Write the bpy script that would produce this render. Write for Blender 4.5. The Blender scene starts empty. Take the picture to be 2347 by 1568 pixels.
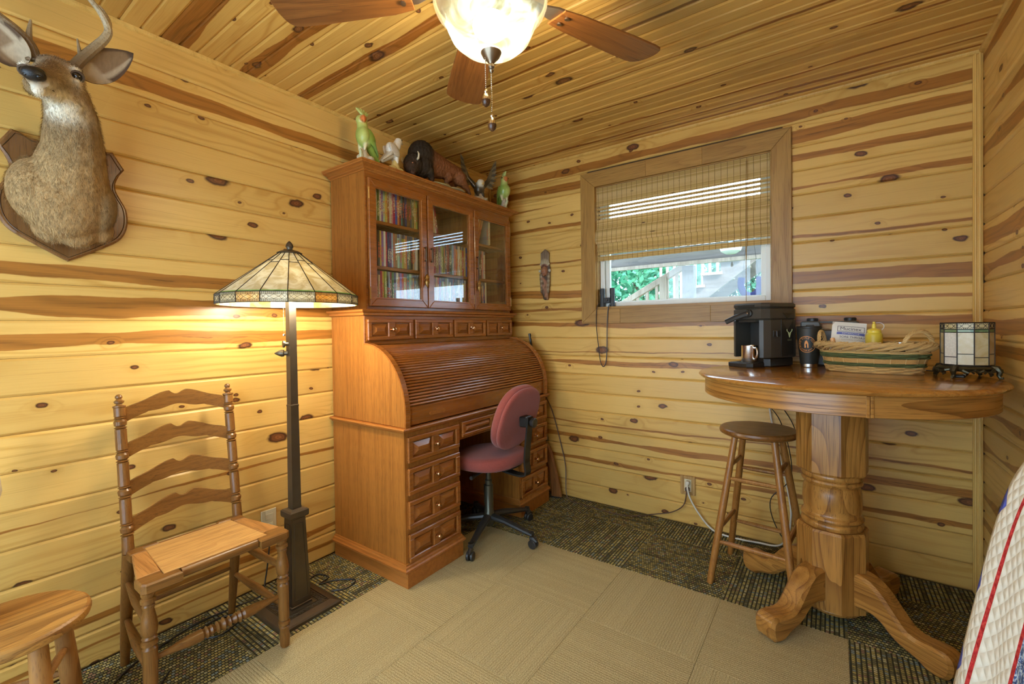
import bpy, bmesh, math, random
import numpy as np
from mathutils import Vector, Matrix, Euler
random.seed(7)
PI = math.pi
SC = bpy.context.scene
COL = SC.collection

# ------------------------------------------------------------------ camera, world, light, exposure
F_PX = 1022.97
cam_d = bpy.data.cameras.new('camera'); cam = bpy.data.objects.new('camera', cam_d); COL.objects.link(cam)
SC.camera = cam
cam_d.sensor_fit = 'HORIZONTAL'; cam_d.sensor_width = 36.0
cam_d.lens = F_PX / 2347 * 36.0
cam_d.shift_y = -21.24 / 2347
cam_d.clip_start = 0.02; cam_d.clip_end = 300
_yaw, _pit, _rol = 0.6198, -0.0130, -0.0137
_F = Vector((-math.sin(_yaw)*math.cos(_pit), math.cos(_yaw)*math.cos(_pit), math.sin(_pit)))
_R = _F.cross(Vector((0, 0, 1))).normalized(); _U = _R.cross(_F)
_R2 = math.cos(_rol)*_R + math.sin(_rol)*_U; _U2 = -math.sin(_rol)*_R + math.cos(_rol)*_U
_M = Matrix((_R2, _U2, -_F)).transposed().to_4x4()
_M.translation = Vector((2.2384, -2.8549, 1.2365))
cam.matrix_world = _M

world = bpy.data.worlds.new('sky'); SC.world = world; world.use_nodes = True
_wn = world.node_tree.nodes; _wn.clear()
_bg = _wn.new('ShaderNodeBackground'); _wo = _wn.new('ShaderNodeOutputWorld')
_bg.inputs[0].default_value = (0.58, 0.79, 1.0, 1); _bg.inputs[1].default_value = WORLD_STRENGTH = 7.0
world.node_tree.links.new(_bg.outputs[0], _wo.inputs[0])
SUN_ENERGY = 6.0
_sd = bpy.data.lights.new('sun', 'SUN'); _sd.energy = SUN_ENERGY; _sd.angle = 0.05; _sd.color = (1, 0.97, 0.92)
_so = bpy.data.objects.new('sun', _sd); COL.objects.link(_so)
_so.rotation_euler = Euler((math.radians(48), 0, math.radians(65)))
FAN_W, FAN_BOWL, LAMP_W = 52.0, 1.9, 20.0

SC.view_settings.view_transform = 'Standard'; SC.view_settings.look = 'None'
SC.view_settings.gamma = 1.0; SC.view_settings.use_curve_mapping = False
SC.view_settings.exposure = 0.17
SC.cycles.max_bounces = 7; SC.cycles.diffuse_bounces = 4; SC.cycles.glossy_bounces = 3
SC.cycles.transmission_bounces = 6; SC.cycles.transparent_max_bounces = 10
SC.cycles.caustics_reflective = False; SC.cycles.caustics_refractive = False
SC.cycles.sample_clamp_indirect = 6.0
SC.cycles.use_denoising = True
SC.cycles.use_adaptive_sampling = True; SC.cycles.adaptive_threshold = 0.13; SC.cycles.adaptive_min_samples = 16

# ------------------------------------------------------------------ mesh helpers
class MB:
    def __init__(s): s.v = []; s.f = []; s.sm = []; s.mt = []
    def add(s, verts, faces, smooth=False, M=None, mi=0):
        o = len(s.v)
        if M is not None: verts = [M @ Vector(q) for q in verts]
        s.v += [tuple(q) for q in verts]
        s.f += [tuple(o + i for i in q) for q in faces]
        s.sm += [smooth] * len(faces); s.mt += [mi] * len(faces)
        return s
    def box(s, x0, x1, y0, y1, z0, z1, b=0.0, M=None, mi=0):
        if x0 > x1: x0, x1 = x1, x0
        if y0 > y1: y0, y1 = y1, y0
        if z0 > z1: z0, z1 = z1, z0
        b = min(b, (x1-x0)*.45, (y1-y0)*.45, (z1-z0)*.45)
        if b <= 0:
            v = [(x, y, z) for z in (z0, z1) for y in (y0, y1) for x in (x0, x1)]
            f = [(0, 2, 3, 1), (4, 5, 7, 6), (0, 1, 5, 4), (2, 6, 7, 3), (0, 4, 6, 2), (1, 3, 7, 5)]
            return s.add(v, f, False, M, mi)
        v = []; idx = {}
        X = (x0, x1); Y = (y0, y1); Z = (z0, z1); sg = (1, -1)
        for i in (0, 1):
            for j in (0, 1):
                for k in (0, 1):
                    for a in range(3):
                        p = [X[i] + sg[i]*b, Y[j] + sg[j]*b, Z[k] + sg[k]*b]
                        p[a] = (X[i], Y[j], Z[k])[a]
                        idx[(i, j, k, a)] = len(v); v.append(tuple(p))
        f = []
        I = lambda i, j, k, a: idx[(i, j, k, a)]
        f += [(I(0,0,0,0), I(0,0,1,0), I(0,1,1,0), I(0,1,0,0)), (I(1,0,0,0), I(1,1,0,0), I(1,1,1,0), I(1,0,1,0)),
              (I(0,0,0,1), I(1,0,0,1), I(1,0,1,1), I(0,0,1,1)), (I(0,1,0,1), I(0,1,1,1), I(1,1,1,1), I(1,1,0,1)),
              (I(0,0,0,2), I(0,1,0,2), I(1,1,0,2), I(1,0,0,2)), (I(0,0,1,2), I(1,0,1,2), I(1,1,1,2), I(0,1,1,2))]
        for j in (0, 1):
            for k in (0, 1): f.append((I(0,j,k,1), I(1,j,k,1), I(1,j,k,2), I(0,j,k,2)))
        for i in (0, 1):
            for k in (0, 1): f.append((I(i,0,k,0), I(i,1,k,0), I(i,1,k,2), I(i,0,k,2)))
        for i in (0, 1):
            for j in (0, 1): f.append((I(i,j,0,0), I(i,j,1,0), I(i,j,1,1), I(i,j,0,1)))
        for i in (0, 1):
            for j in (0, 1):
                for k in (0, 1): f.append((I(i,j,k,0), I(i,j,k,1), I(i,j,k,2)))
        return s.add(v, f, False, M, mi)
    def prism(s, poly, a0, a1, axis='z', b=0.0, M=None, smooth=False, mi=0):
        n = len(poly); A = sum(poly[i][0]*poly[(i+1) % n][1] - poly[(i+1) % n][0]*poly[i][1] for i in range(n))
        if A < 0: poly = poly[::-1]
        def put(p, a): return {'z': (p[0], p[1], a), 'y': (p[0], a, p[1]), 'x': (a, p[0], p[1])}[axis]
        def inset(d):
            r = []
            for i in range(n):
                p0, p1, p2 = Vector(poly[i-1]), Vector(poly[i]), Vector(poly[(i+1) % n])
                e1 = (p1-p0).normalized() if (p1-p0).length > 1e-9 else Vector((1, 0)); e2 = (p2-p1).normalized() if (p2-p1).length > 1e-9 else e1
                n1 = Vector((-e1.y, e1.x)); n2 = Vector((-e2.y, e2.x)); m = n1+n2
                m = m/max(m.length_squared*.5, .35) if m.length > 1e-6 else n1
                r.append(p1 + m*d)
            return r
        if b > 0:
            q = inset(b); rings = [(q, a0), (poly, a0+b), (poly, a1-b), (q, a1)]
        else: rings = [(poly, a0), (poly, a1)]
        v = [put(p, a) for r, a in rings for p in r]; f = []
        for k in range(len(rings)-1):
            for i in range(n):
                j = (i+1) % n; f.append((k*n+i, k*n+j, (k+1)*n+j, (k+1)*n+i))
        s.add(v, f, smooth, M, mi)
        o = len(s.v) - len(v)
        s.f += [tuple(o+i for i in range(n-1, -1, -1)), tuple(o+(len(rings)-1)*n+i for i in range(n))]; s.sm += [False]*2; s.mt += [mi]*2
        return s
    def lathe(s, prof, c=(0, 0, 0), seg=20, M=None, smooth=True, mi=0, cap=True, a0=0.0, a1=2*PI, sy=1.0):
        full = abs(a1-a0-2*PI) < 1e-6; m = seg if full else seg+1
        v = []; f = []
        for r, z in prof:
            for i in range(m):
                a = a0 + (a1-a0)*i/seg
                v.append((c[0]+r*math.cos(a), c[1]+r*math.sin(a)*sy, c[2]+z))
        for k in range(len(prof)-1):
            for i in range(m if full else m-1):
                j = (i+1) % m; f.append((k*m+i, k*m+j, (k+1)*m+j, (k+1)*m+i))
        s.add(v, f, smooth, M, mi); o = len(s.v)-len(v)
        if cap and full:
            if prof[0][0] > 1e-5: s.f.append(tuple(o+i for i in range(m-1, -1, -1))); s.sm.append(False); s.mt.append(mi)
            if prof[-1][0] > 1e-5: s.f.append(tuple(o+(len(prof)-1)*m+i for i in range(m))); s.sm.append(False); s.mt.append(mi)
        return s
    def tube(s, pts, r, seg=8, M=None, caps=True, mi=0, closed=False, flat=1.0, up0=None):
        P = [Vector(p) for p in pts]; n = len(P); rr = r if isinstance(r, (list, tuple)) else [r]*n
        v = []; f = []; up = None
        for i in range(n):
            if closed: t = (P[(i+1) % n]-P[i-1]).normalized()
            else: t = (P[min(i+1, n-1)]-P[max(i-1, 0)]).normalized()
            if up is None:
                h = Vector(up0) if up0 is not None else (Vector((0, 0, 1)) if abs(t.z) < .9 else Vector((1, 0, 0)))
                up = (h - t*h.dot(t)).normalized()
            else:
                up = up - t*up.dot(t); up = up.normalized() if up.length > 1e-6 else Vector((0, 0, 1))
            sd = t.cross(up)
            for k in range(seg):
                a = 2*PI*k/seg; v.append(P[i] + (up*math.sin(a)*flat + sd*math.cos(a))*rr[i])
        for i in range(n if closed else n-1):
            i2 = (i+1) % n
            for k in range(seg):
                k2 = (k+1) % seg; f.append((i*seg+k, i*seg+k2, i2*seg+k2, i2*seg+k))
        s.add(v, f, True, M, mi); o = len(s.v)-len(v)
        if caps and not closed:
            s.f += [tuple(o+i for i in range(seg-1, -1, -1)), tuple(o+(n-1)*seg+i for i in range(seg))]; s.sm += [False]*2; s.mt += [mi]*2
        return s
    def ell(s, c, r, seg=16, rings=10, M=None, rot=None, mi=0):
        if not isinstance(r, (list, tuple)): r = (r, r, r)
        v = []; f = []
        T = Matrix.Translation(c) @ (rot.to_4x4() if rot is not None else Matrix()) @ Matrix.Diagonal((*r, 1))
        v.append((0, 0, -1))
        for k in range(1, rings):
            t = -PI/2 + PI*k/rings
            for i in range(seg): v.append((math.cos(t)*math.cos(2*PI*i/seg), math.cos(t)*math.sin(2*PI*i/seg), math.sin(t)))
        v.append((0, 0, 1)); L = len(v)-1
        for i in range(seg): f.append((0, 1+(i+1) % seg, 1+i))
        for k in range(rings-2):
            for i in range(seg):
                j = (i+1) % seg; a = 1+k*seg; f.append((a+i, a+j, a+seg+j, a+seg+i))
        a = 1+(rings-2)*seg
        for i in range(seg): f.append((a+i, a+(i+1) % seg, L))
        if M is not None: T = M @ T
        return s.add(v, f, True, T, mi)
    def mould(s, path, prof, closed=False, M=None, smooth=False, mi=0, side=1):
        # sweep a (out, z) profile along an xy path with mitred corners; out is to the right of travel * side
        P = [Vector(p) for p in path]; n = len(P); m = len(prof); v = []; f = []
        for i in range(n):
            if closed or 0 < i < n-1:
                e1 = (P[i]-P[i-1]).normalized(); e2 = (P[(i+1) % n]-P[i]).normalized()
                n1 = Vector((e1.y, -e1.x)); n2 = Vector((e2.y, -e2.x)); q = (n1+n2)/(1+n1.dot(n2))
            else:
                e = (P[1]-P[0]).normalized() if i == 0 else (P[-1]-P[-2]).normalized(); q = Vector((e.y, -e.x))
            for o, z in prof: v.append((P[i].x+q.x*o*side, P[i].y+q.y*o*side, z))
        for i in range(n if closed else n-1):
            i2 = (i+1) % n
            for k in range(m):
                k2 = (k+1) % m; f.append((i*m+k, i*m+k2, i2*m+k2, i2*m+k))
        if not closed: f += [tuple(range(m-1, -1, -1)), tuple((n-1)*m+k for k in range(m))]
        return s.add(v, f, smooth, M, mi)
    def mesh(s, name, angle=35):
        me = bpy.data.meshes.new(name); me.from_pydata(s.v, [], s.f)
        bm = bmesh.new(); bm.from_mesh(me); bmesh.ops.recalc_face_normals(bm, faces=bm.faces); bm.to_mesh(me); bm.free()
        me.polygons.foreach_set('use_smooth', s.sm)
        me.polygons.foreach_set('material_index', s.mt)
        if any(s.sm): me.set_sharp_from_angle(angle=math.radians(angle))
        return me
    def build(s, name, mat, parent=None, angle=35):
        me = s.mesh(name, angle)
        for m in (mat if isinstance(mat, (list, tuple)) else [mat]): me.materials.append(m)
        return link(name, me, parent)

WB = {}
def link(name, me, parent=None, M=None):
    o = bpy.data.objects.new(name, me); COL.objects.link(o)
    if parent is not None:
        o.parent = parent
        if parent.name in WB: M = Matrix.Translation(-Vector(WB[parent.name])) @ (M if M is not None else Matrix())
    if M is not None: o.matrix_local = M
    return o
def thing_w(name, label, cat, base, group=None):   # an Empty at the base whose parts are written in room coordinates
    o = thing(name, label, cat, base, 0, group); WB[o.name] = tuple(base); return o
def tag(o, label=None, cat=None, group=None, kind=None):
    if label: o['label'] = label
    if cat: o['category'] = cat
    if group: o['group'] = group
    if kind: o['kind'] = kind
    return o
def thing(name, label, cat, loc=(0, 0, 0), rz=0.0, group=None):
    o = bpy.data.objects.new(name, None); COL.objects.link(o); o.empty_display_size = .05
    o.location = loc; o.rotation_euler = (0, 0, rz)
    return tag(o, label, cat, group)
def struct(o): o['kind'] = 'structure'; return o
def copy_tree(o, parent=None):
    c = o.copy(); COL.objects.link(c)
    if parent is not None: c.parent = parent
    for ch in o.children: copy_tree(ch, c)
    return c
def rotm(ax, deg): return Matrix.Rotation(math.radians(deg), 4, ax)
def tr(x, y, z): return Matrix.Translation((x, y, z))
def align(d, at=(0, 0, 0), roll=None):
    # matrix taking +Z to direction d at point
    d = Vector(d).normalized(); q = Vector((0, 0, 1)).rotation_difference(d)
    return Matrix.Translation(at) @ q.to_matrix().to_4x4()
def lerp(a, b, t): return a+(b-a)*t
def catmull(pts, n=6, closed=False):
    P = [Vector(p) for p in pts]; L = len(P); out = []
    for i in range(L if closed else L-1):
        p0 = P[(i-1) % L] if closed or i > 0 else P[0]; p1 = P[i]; p2 = P[(i+1) % L]
        p3 = P[(i+2) % L] if closed or i+2 < L else P[-1]
        for k in range(n):
            t = k/n; out.append(.5*((2*p1)+(p2-p0)*t+(2*p0-5*p1+4*p2-p3)*t*t+(3*p1-3*p2+p3-p0)*t**3))
    if not closed: out.append(P[-1])
    return out

def text_mesh(txt, size, bold=0.0):
    cu = bpy.data.curves.new('lettering', 'FONT'); cu.body = txt; cu.size = size; cu.align_x = 'CENTER'; cu.align_y = 'CENTER'; cu.resolution_u = 3
    o = bpy.data.objects.new('lettering', cu); COL.objects.link(o)
    bpy.context.view_layer.update()
    me = bpy.data.meshes.new_from_object(o.evaluated_get(bpy.context.evaluated_depsgraph_get()))
    v = [tuple(q.co) for q in me.vertices]; f = [tuple(p.vertices) for p in me.polygons]
    bpy.data.objects.remove(o); bpy.data.curves.remove(cu); bpy.data.meshes.remove(me)
    return v, f

# ------------------------------------------------------------------ materials
def nt(name):
    m = bpy.data.materials.new(name); m.use_nodes = True; t = m.node_tree; t.nodes.clear()
    return m, t
class G:
    def __init__(s, t): s.t = t
    def n(s, typ, ins=None, **kw):
        nd = s.t.nodes.new(typ)
        for k, v in kw.items(): setattr(nd, k, v)
        for k, v in (ins or {}).items(): s.set(nd.inputs[k], v)
        return nd
    def set(s, sock, v):
        if isinstance(v, bpy.types.NodeSocket): s.t.links.new(v, sock)
        elif isinstance(v, (tuple, list)) and len(v) == 3 and sock.type == 'RGBA': sock.default_value = (*v, 1)
        else: sock.default_value = v
    def m(s, op, a, b=None, c=None, clamp=False):
        nd = s.t.nodes.new('ShaderNodeMath'); nd.operation = op; nd.use_clamp = clamp
        s.set(nd.inputs[0], a)
        if b is not None: s.set(nd.inputs[1], b)
        if c is not None: s.set(nd.inputs[2], c)
        return nd.outputs[0]
    def vm(s, op, a, b=None):
        nd = s.t.nodes.new('ShaderNodeVectorMath'); nd.operation = op; s.set(nd.inputs[0], a)
        if b is not None: s.set(nd.inputs[1], b)
        return nd.outputs[0]
    def mix(s, fac, a, b, mode='MIX'):
        nd = s.t.nodes.new('ShaderNodeMix'); nd.data_type = 'RGBA'; nd.blend_type = mode
        s.set(nd.inputs['Factor'], fac)
        s.set(nd.inputs[6], a); s.set(nd.inputs[7], b); return nd.outputs[2]
    def ss(s, x, lo, hi):
        nd = s.t.nodes.new('ShaderNodeMapRange'); nd.interpolation_type = 'SMOOTHSTEP'; nd.clamp = True
        s.set(nd.inputs['Value'], x); s.set(nd.inputs['From Min'], lo); s.set(nd.inputs['From Max'], hi)
        return nd.outputs[0]
    def noise(s, vec, scale=1.0, detail=2.0, rough=.5, dist=0.0):
        return s.n('ShaderNodeTexNoise', {'Vector': vec, 'Scale': scale, 'Detail': detail, 'Roughness': rough, 'Distortion': dist}).outputs[0]
    def xyz(s, x, y, z): return s.n('ShaderNodeCombineXYZ', {0: x, 1: y, 2: z}).outputs[0]
    def sep(s, v): return s.n('ShaderNodeSeparateXYZ', {0: v}).outputs
    def bump(s, h, strength=.3, dist=.002): return s.n('ShaderNodeBump', {'Height': h, 'Strength': strength, 'Distance': dist}).outputs[0]
    def out(s, sh): s.t.links.new(sh, s.n('ShaderNodeOutputMaterial').inputs[0])
    def bsdf(s, color, rough=.5, metal=0.0, spec=.5, normal=None, **kw):
        ins = {'Base Color': color, 'Roughness': rough, 'Metallic': metal, 'Specular IOR Level': spec}
        if normal is not None: ins['Normal'] = normal
        ins.update(kw)
        return s.n('ShaderNodeBsdfPrincipled', ins).outputs[0]
def plain(name, color, rough=.5, metal=0.0, spec=.5, var=0.0, vscale=30, bump=0.0, **kw):
    m, t = nt(name); g = G(t); co = g.n('ShaderNodeTexCoord').outputs['Object']; c = (*color, 1); nrm = None
    if var > 0:
        nz = g.noise(co, vscale, 3); c = g.mix(g.m('MULTIPLY', nz, 1.0), tuple(x*(1-var) for x in color), tuple(min(1, x*(1+var)) for x in color))
    if bump > 0: nrm = g.bump(g.noise(co, vscale*2, 4), bump, .002)
    g.out(g.bsdf(c, rough, metal, spec, nrm, **kw)); return m
def wood(name, light, dark, axis='z', rough=.34, freq=34.0, ring=.5, pore=.5, spec=.45, coat=0.0, tone=.18, stretch=.07, rn=16.0, ring_c=None):
    m, t = nt(name); g = G(t); co = g.n('ShaderNodeTexCoord').outputs['Object']; rnd = g.n('ShaderNodeObjectInfo').outputs['Random']
    off = g.m('MULTIPLY', rnd, 23.0)
    if ring_c:
        q = g.sep(co); dx = g.m('SUBTRACT', q[0], ring_c[0]); dy = g.m('SUBTRACT', q[1], ring_c[1])
        co = g.xyz(g.m('MULTIPLY', g.m('ARCTAN2', dx, g.m('MULTIPLY', dy, -1.0)), ring_c[2]), g.m('SQRT', g.m('ADD', g.m('MULTIPLY', dx, dx), g.m('MULTIPLY', dy, dy))), q[2])
    v = g.vm('ADD', co, g.xyz(off, g.m('MULTIPLY', rnd, 11.0), off))
    sc = {'x': (stretch, 1, 1), 'y': (1, stretch, 1), 'z': (1, 1, stretch)}[axis]
    vs = g.vm('MULTIPLY', v, sc)
    warp = g.noise(vs, 6.0, 2)
    r = g.noise(g.vm('ADD', vs, g.xyz(g.m('MULTIPLY', warp, .05), g.m('MULTIPLY', warp, .05), g.m('MULTIPLY', warp, .05))), freq, 1.5, .5)
    rings = g.m('FRACT', g.m('MULTIPLY', g.noise(vs, freq*.20, 1.0), rn))
    rings = g.m('POWER', rings, 3.0)
    sc2 = {'x': (.02, 1, 1), 'y': (1, .02, 1), 'z': (1, 1, .02)}[axis]
    po = g.noise(g.vm('MULTIPLY', v, sc2), freq*13, 2, .6)
    po = g.ss(po, .50, .72)
    fac = g.m('ADD', g.m('MULTIPLY', rings, ring), g.m('MULTIPLY', g.ss(r, .35, .75), .45), clamp=True)
    c = g.mix(fac, light, dark)
    c = g.mix(g.m('MULTIPLY', po, pore), c, tuple(x*.42 for x in dark))
    tn = g.m('ADD', 1-tone/2, g.m('MULTIPLY', rnd, tone))
    c = g.mix(1.0, c, g.xyz(tn, tn, tn), 'MULTIPLY')
    nrm = g.bump(g.m('SUBTRACT', 1.0, g.m('MULTIPLY', po, .7)), .12, .0006)
    g.out(g.bsdf(c, g.m('ADD', rough, g.m('MULTIPLY', po, .15)), 0, spec, nrm, **({'Coat Weight': coat, 'Coat Roughness': .12} if coat else {})))
    return m
def attr(g, name, typ='OBJECT'):
    return g.n('ShaderNodeAttribute', attribute_name=name, attribute_type=typ)
def pine(name, sap, mid, heart, rough=.36, kt=0.0):
    m, t = nt(name); g = G(t); co = g.n('ShaderNodeTexCoord').outputs['Object']; rnd = g.n('ShaderNodeObjectInfo').outputs['Random']
    o = g.sep(co); ra = g.m('MULTIPLY', rnd, 91.0); rb = g.m('FRACT', g.m('MULTIPLY', rnd, 173.3)); rc = g.m('FRACT', g.m('MULTIPLY', rnd, 57.7))
    X = g.m('ADD', o[0], ra); Z = o[2]
    hs = attr(g, 'heart').outputs['Fac']; ho = attr(g, 'hoff').outputs['Fac']; tn = attr(g, 'tone').outputs['Fac']
    low = g.noise(g.xyz(g.m('MULTIPLY', X, 1.3), 0.0, g.m('ADD', g.m('MULTIPLY', Z, 7.0), ra)), 1.0, 2.0, .55)
    # knots
    def knots(sx, sz, off, thr, r0, r1):
        vv = g.xyz(g.m('ADD', g.m('MULTIPLY', X, sx), off), g.m('ADD', g.m('MULTIPLY', Z, sz), g.m('MULTIPLY', rb, 60.0+off)), 0.0)
        nd = g.noise(g.xyz(g.m('MULTIPLY', X, 38.0), off, g.m('MULTIPLY', Z, 38.0)), 1.0, 1.0)
        vv = g.vm('ADD', vv, g.xyz(g.m('ADD', g.m('MULTIPLY', g.m('SUBTRACT', low, .5), .25), g.m('MULTIPLY', g.m('SUBTRACT', nd, .5), .055)), g.m('MULTIPLY', g.m('SUBTRACT', nd, .5), -.045), 0.0))
        vo = g.n('ShaderNodeTexVoronoi', {'Vector': vv, 'Scale': 1.0, 'Randomness': .85}, voronoi_dimensions='2D')
        cc = g.sep(vo.outputs['Color'])
        on = g.m('GREATER_THAN', cc[0], thr)
        rad = g.m('ADD', r0, g.m('MULTIPLY', cc[1], r1))
        dk = g.m('DIVIDE', vo.outputs['Distance'], rad)
        dk = g.m('ADD', dk, g.m('MULTIPLY', g.m('SUBTRACT', 1.0, on), 50.0))
        return dk
    k1 = knots(2.4, 4.6, 0.0, .58+kt, .040, .075)
    k2 = knots(5.0, 8.0, 17.0, .72+kt, .028, .045)
    dk = g.m('MINIMUM', k1, k2)
    core = g.ss(dk, 1.12, .92); rim = g.m('MULTIPLY', g.ss(dk, 1.35, 1.02), g.ss(dk, .62, .95)); halo = g.ss(dk, 4.6, .9)
    # growth rings
    ph = g.m('ADD', g.m('MULTIPLY', Z, g.m('ADD', 55.0, g.m('MULTIPLY', rc, 45.0))), g.m('ADD', g.m('MULTIPLY', low, 13.0), g.m('MULTIPLY', halo, -4.0)))
    ring = g.m('POWER', g.m('ADD', .5, g.m('MULTIPLY', g.m('SINE', g.m('MULTIPLY', ph, 2.2)), .5)), 3.0)
    big = g.ss(g.noise(g.xyz(g.m('MULTIPLY', X, .9), ra, g.m('MULTIPLY', Z, 3.0)), 1.0, 1.0), .42, .62)
    fine = g.noise(g.xyz(g.m('MULTIPLY', X, 5.0), g.m('MULTIPLY', o[1], 60.0), g.m('MULTIPLY', Z, 260.0)), 1.0, 2.0, .6)
    fac = g.m('ADD', g.m('MULTIPLY', g.m('MULTIPLY', ring, big), .62), g.m('MULTIPLY', g.ss(fine, .45, .8), .35), clamp=True)
    base = g.mix(fac, sap, mid)
    base = g.mix(g.m('MULTIPLY', halo, .35), base, mid)
    # heartwood streak
    n1 = g.noise(g.xyz(g.m('MULTIPLY', X, 1.1), 3.0, 0.0), 1.0, 2.0, .5); n2 = g.noise(g.xyz(g.m('MULTIPLY', X, .8), 9.0, 4.0), 1.0, 2.0, .5)
    n3 = g.noise(g.xyz(g.m('MULTIPLY', X, 7.0), 5.0, g.m('MULTIPLY', Z, 6.0)), 1.0, 3.0, .6)
    ctr = g.m('ADD', ho, g.m('ADD', g.m('MULTIPLY', g.m('SUBTRACT', n1, .5), .065), g.m('MULTIPLY', g.m('SUBTRACT', n3, .5), .012)))
    wid = g.m('MULTIPLY', g.m('MULTIPLY', hs, .030), g.m('MULTIPLY', g.ss(n2, .33, .52), g.m('ADD', .55, n2)))
    wid = g.m('ADD', wid, g.m('MULTIPLY', g.m('MULTIPLY', halo, hs), .004))
    dz = g.m('ABSOLUTE', g.m('SUBTRACT', Z, ctr))
    hm = g.ss(g.m('SUBTRACT', dz, wid), .0015, -.0025)
    hcol = g.mix(g.m('ADD', g.m('MULTIPLY', g.ss(fine, .4, .75), .5), g.m('MULTIPLY', ring, .5), clamp=True), heart, tuple(x*.55 for x in heart))
    pith = g.m('MULTIPLY', g.ss(g.m('ABSOLUTE', g.m('ADD', dz, g.m('MULTIPLY', g.m('SUBTRACT', n3, .5), .02))), .0022, .0004), g.ss(n2, .48, .60))
    hcol = g.mix(g.m('MULTIPLY', pith, .75), hcol, tuple(x*.28 for x in heart))
    c = g.mix(hm, base, hcol)
    kc = g.mix(g.ss(dk, .1, 1.0), (.27, .098, .028), (.125, .042, .013))
    kc = g.mix(g.m('MULTIPLY', g.m('ADD', .5, g.m('MULTIPLY', g.m('SINE', g.m('MULTIPLY', dk, 17.0)), .5)), .45), kc, (.06, .02, .008))
    c = g.mix(core, c, kc); c = g.mix(g.m('MULTIPLY', rim, .55), c, (.035, .012, .006))
    t2 = g.m('ADD', .86, g.m('ADD', g.m('MULTIPLY', rc, .22), tn))
    c = g.mix(1.0, c, g.xyz(t2, g.m('POWER', t2, 1.1), g.m('POWER', t2, 1.3)), 'MULTIPLY')
    nrm = g.bump(fine, .05, .0006)
    g.out(g.bsdf(c, rough, 0, .42, nrm)); return m
def glass_thin(name, tint=(1, 1, 1), gloss=1.0, ior=1.52):
    m, t = nt(name); g = G(t)
    ge = g.n('ShaderNodeNewGeometry'); cs = g.m('ABSOLUTE', g.n('ShaderNodeVectorMath', {0: ge.outputs['Normal'], 1: ge.outputs['Incoming']}, operation='DOT_PRODUCT').outputs['Value'])
    fr = g.m('ADD', .043, g.m('MULTIPLY', g.m('POWER', g.m('SUBTRACT', 1.0, cs, clamp=True), 5.0), .957))
    tb = g.n('ShaderNodeBsdfTransparent', {'Color': tint}).outputs[0]; gb = g.n('ShaderNodeBsdfGlossy', {'Roughness': .0}).outputs[0]
    mx = g.n('ShaderNodeMixShader', {0: g.m('MULTIPLY', fr, gloss, clamp=True), 1: tb, 2: gb}).outputs[0]
    g.out(mx); return m
def emit(name, color, strength):
    m, t = nt(name); g = G(t); g.out(g.n('ShaderNodeEmission', {'Color': color, 'Strength': strength}).outputs[0]); return m
def vcol(name, rough=.7, bumpscale=0, bumpstr=.3, spec=.3, stretch=(1, 1, 1), var=0.0, vscale=60):
    m, t = nt(name); g = G(t); c = g.n('ShaderNodeVertexColor', layer_name='Col').outputs[0]; nrm = None
    co = g.vm('MULTIPLY', g.n('ShaderNodeTexCoord').outputs['Object'], stretch)
    if var:
        f = g.m('ADD', 1-var, g.m('MULTIPLY', g.noise(co, vscale, 4, .65), var*2)); c = g.mix(1.0, c, g.xyz(f, f, f), 'MULTIPLY')
    if bumpscale: nrm = g.bump(g.noise(co, bumpscale, 5, .65), bumpstr, .004)
    g.out(g.bsdf(c, rough, 0, spec, nrm)); return m

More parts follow.
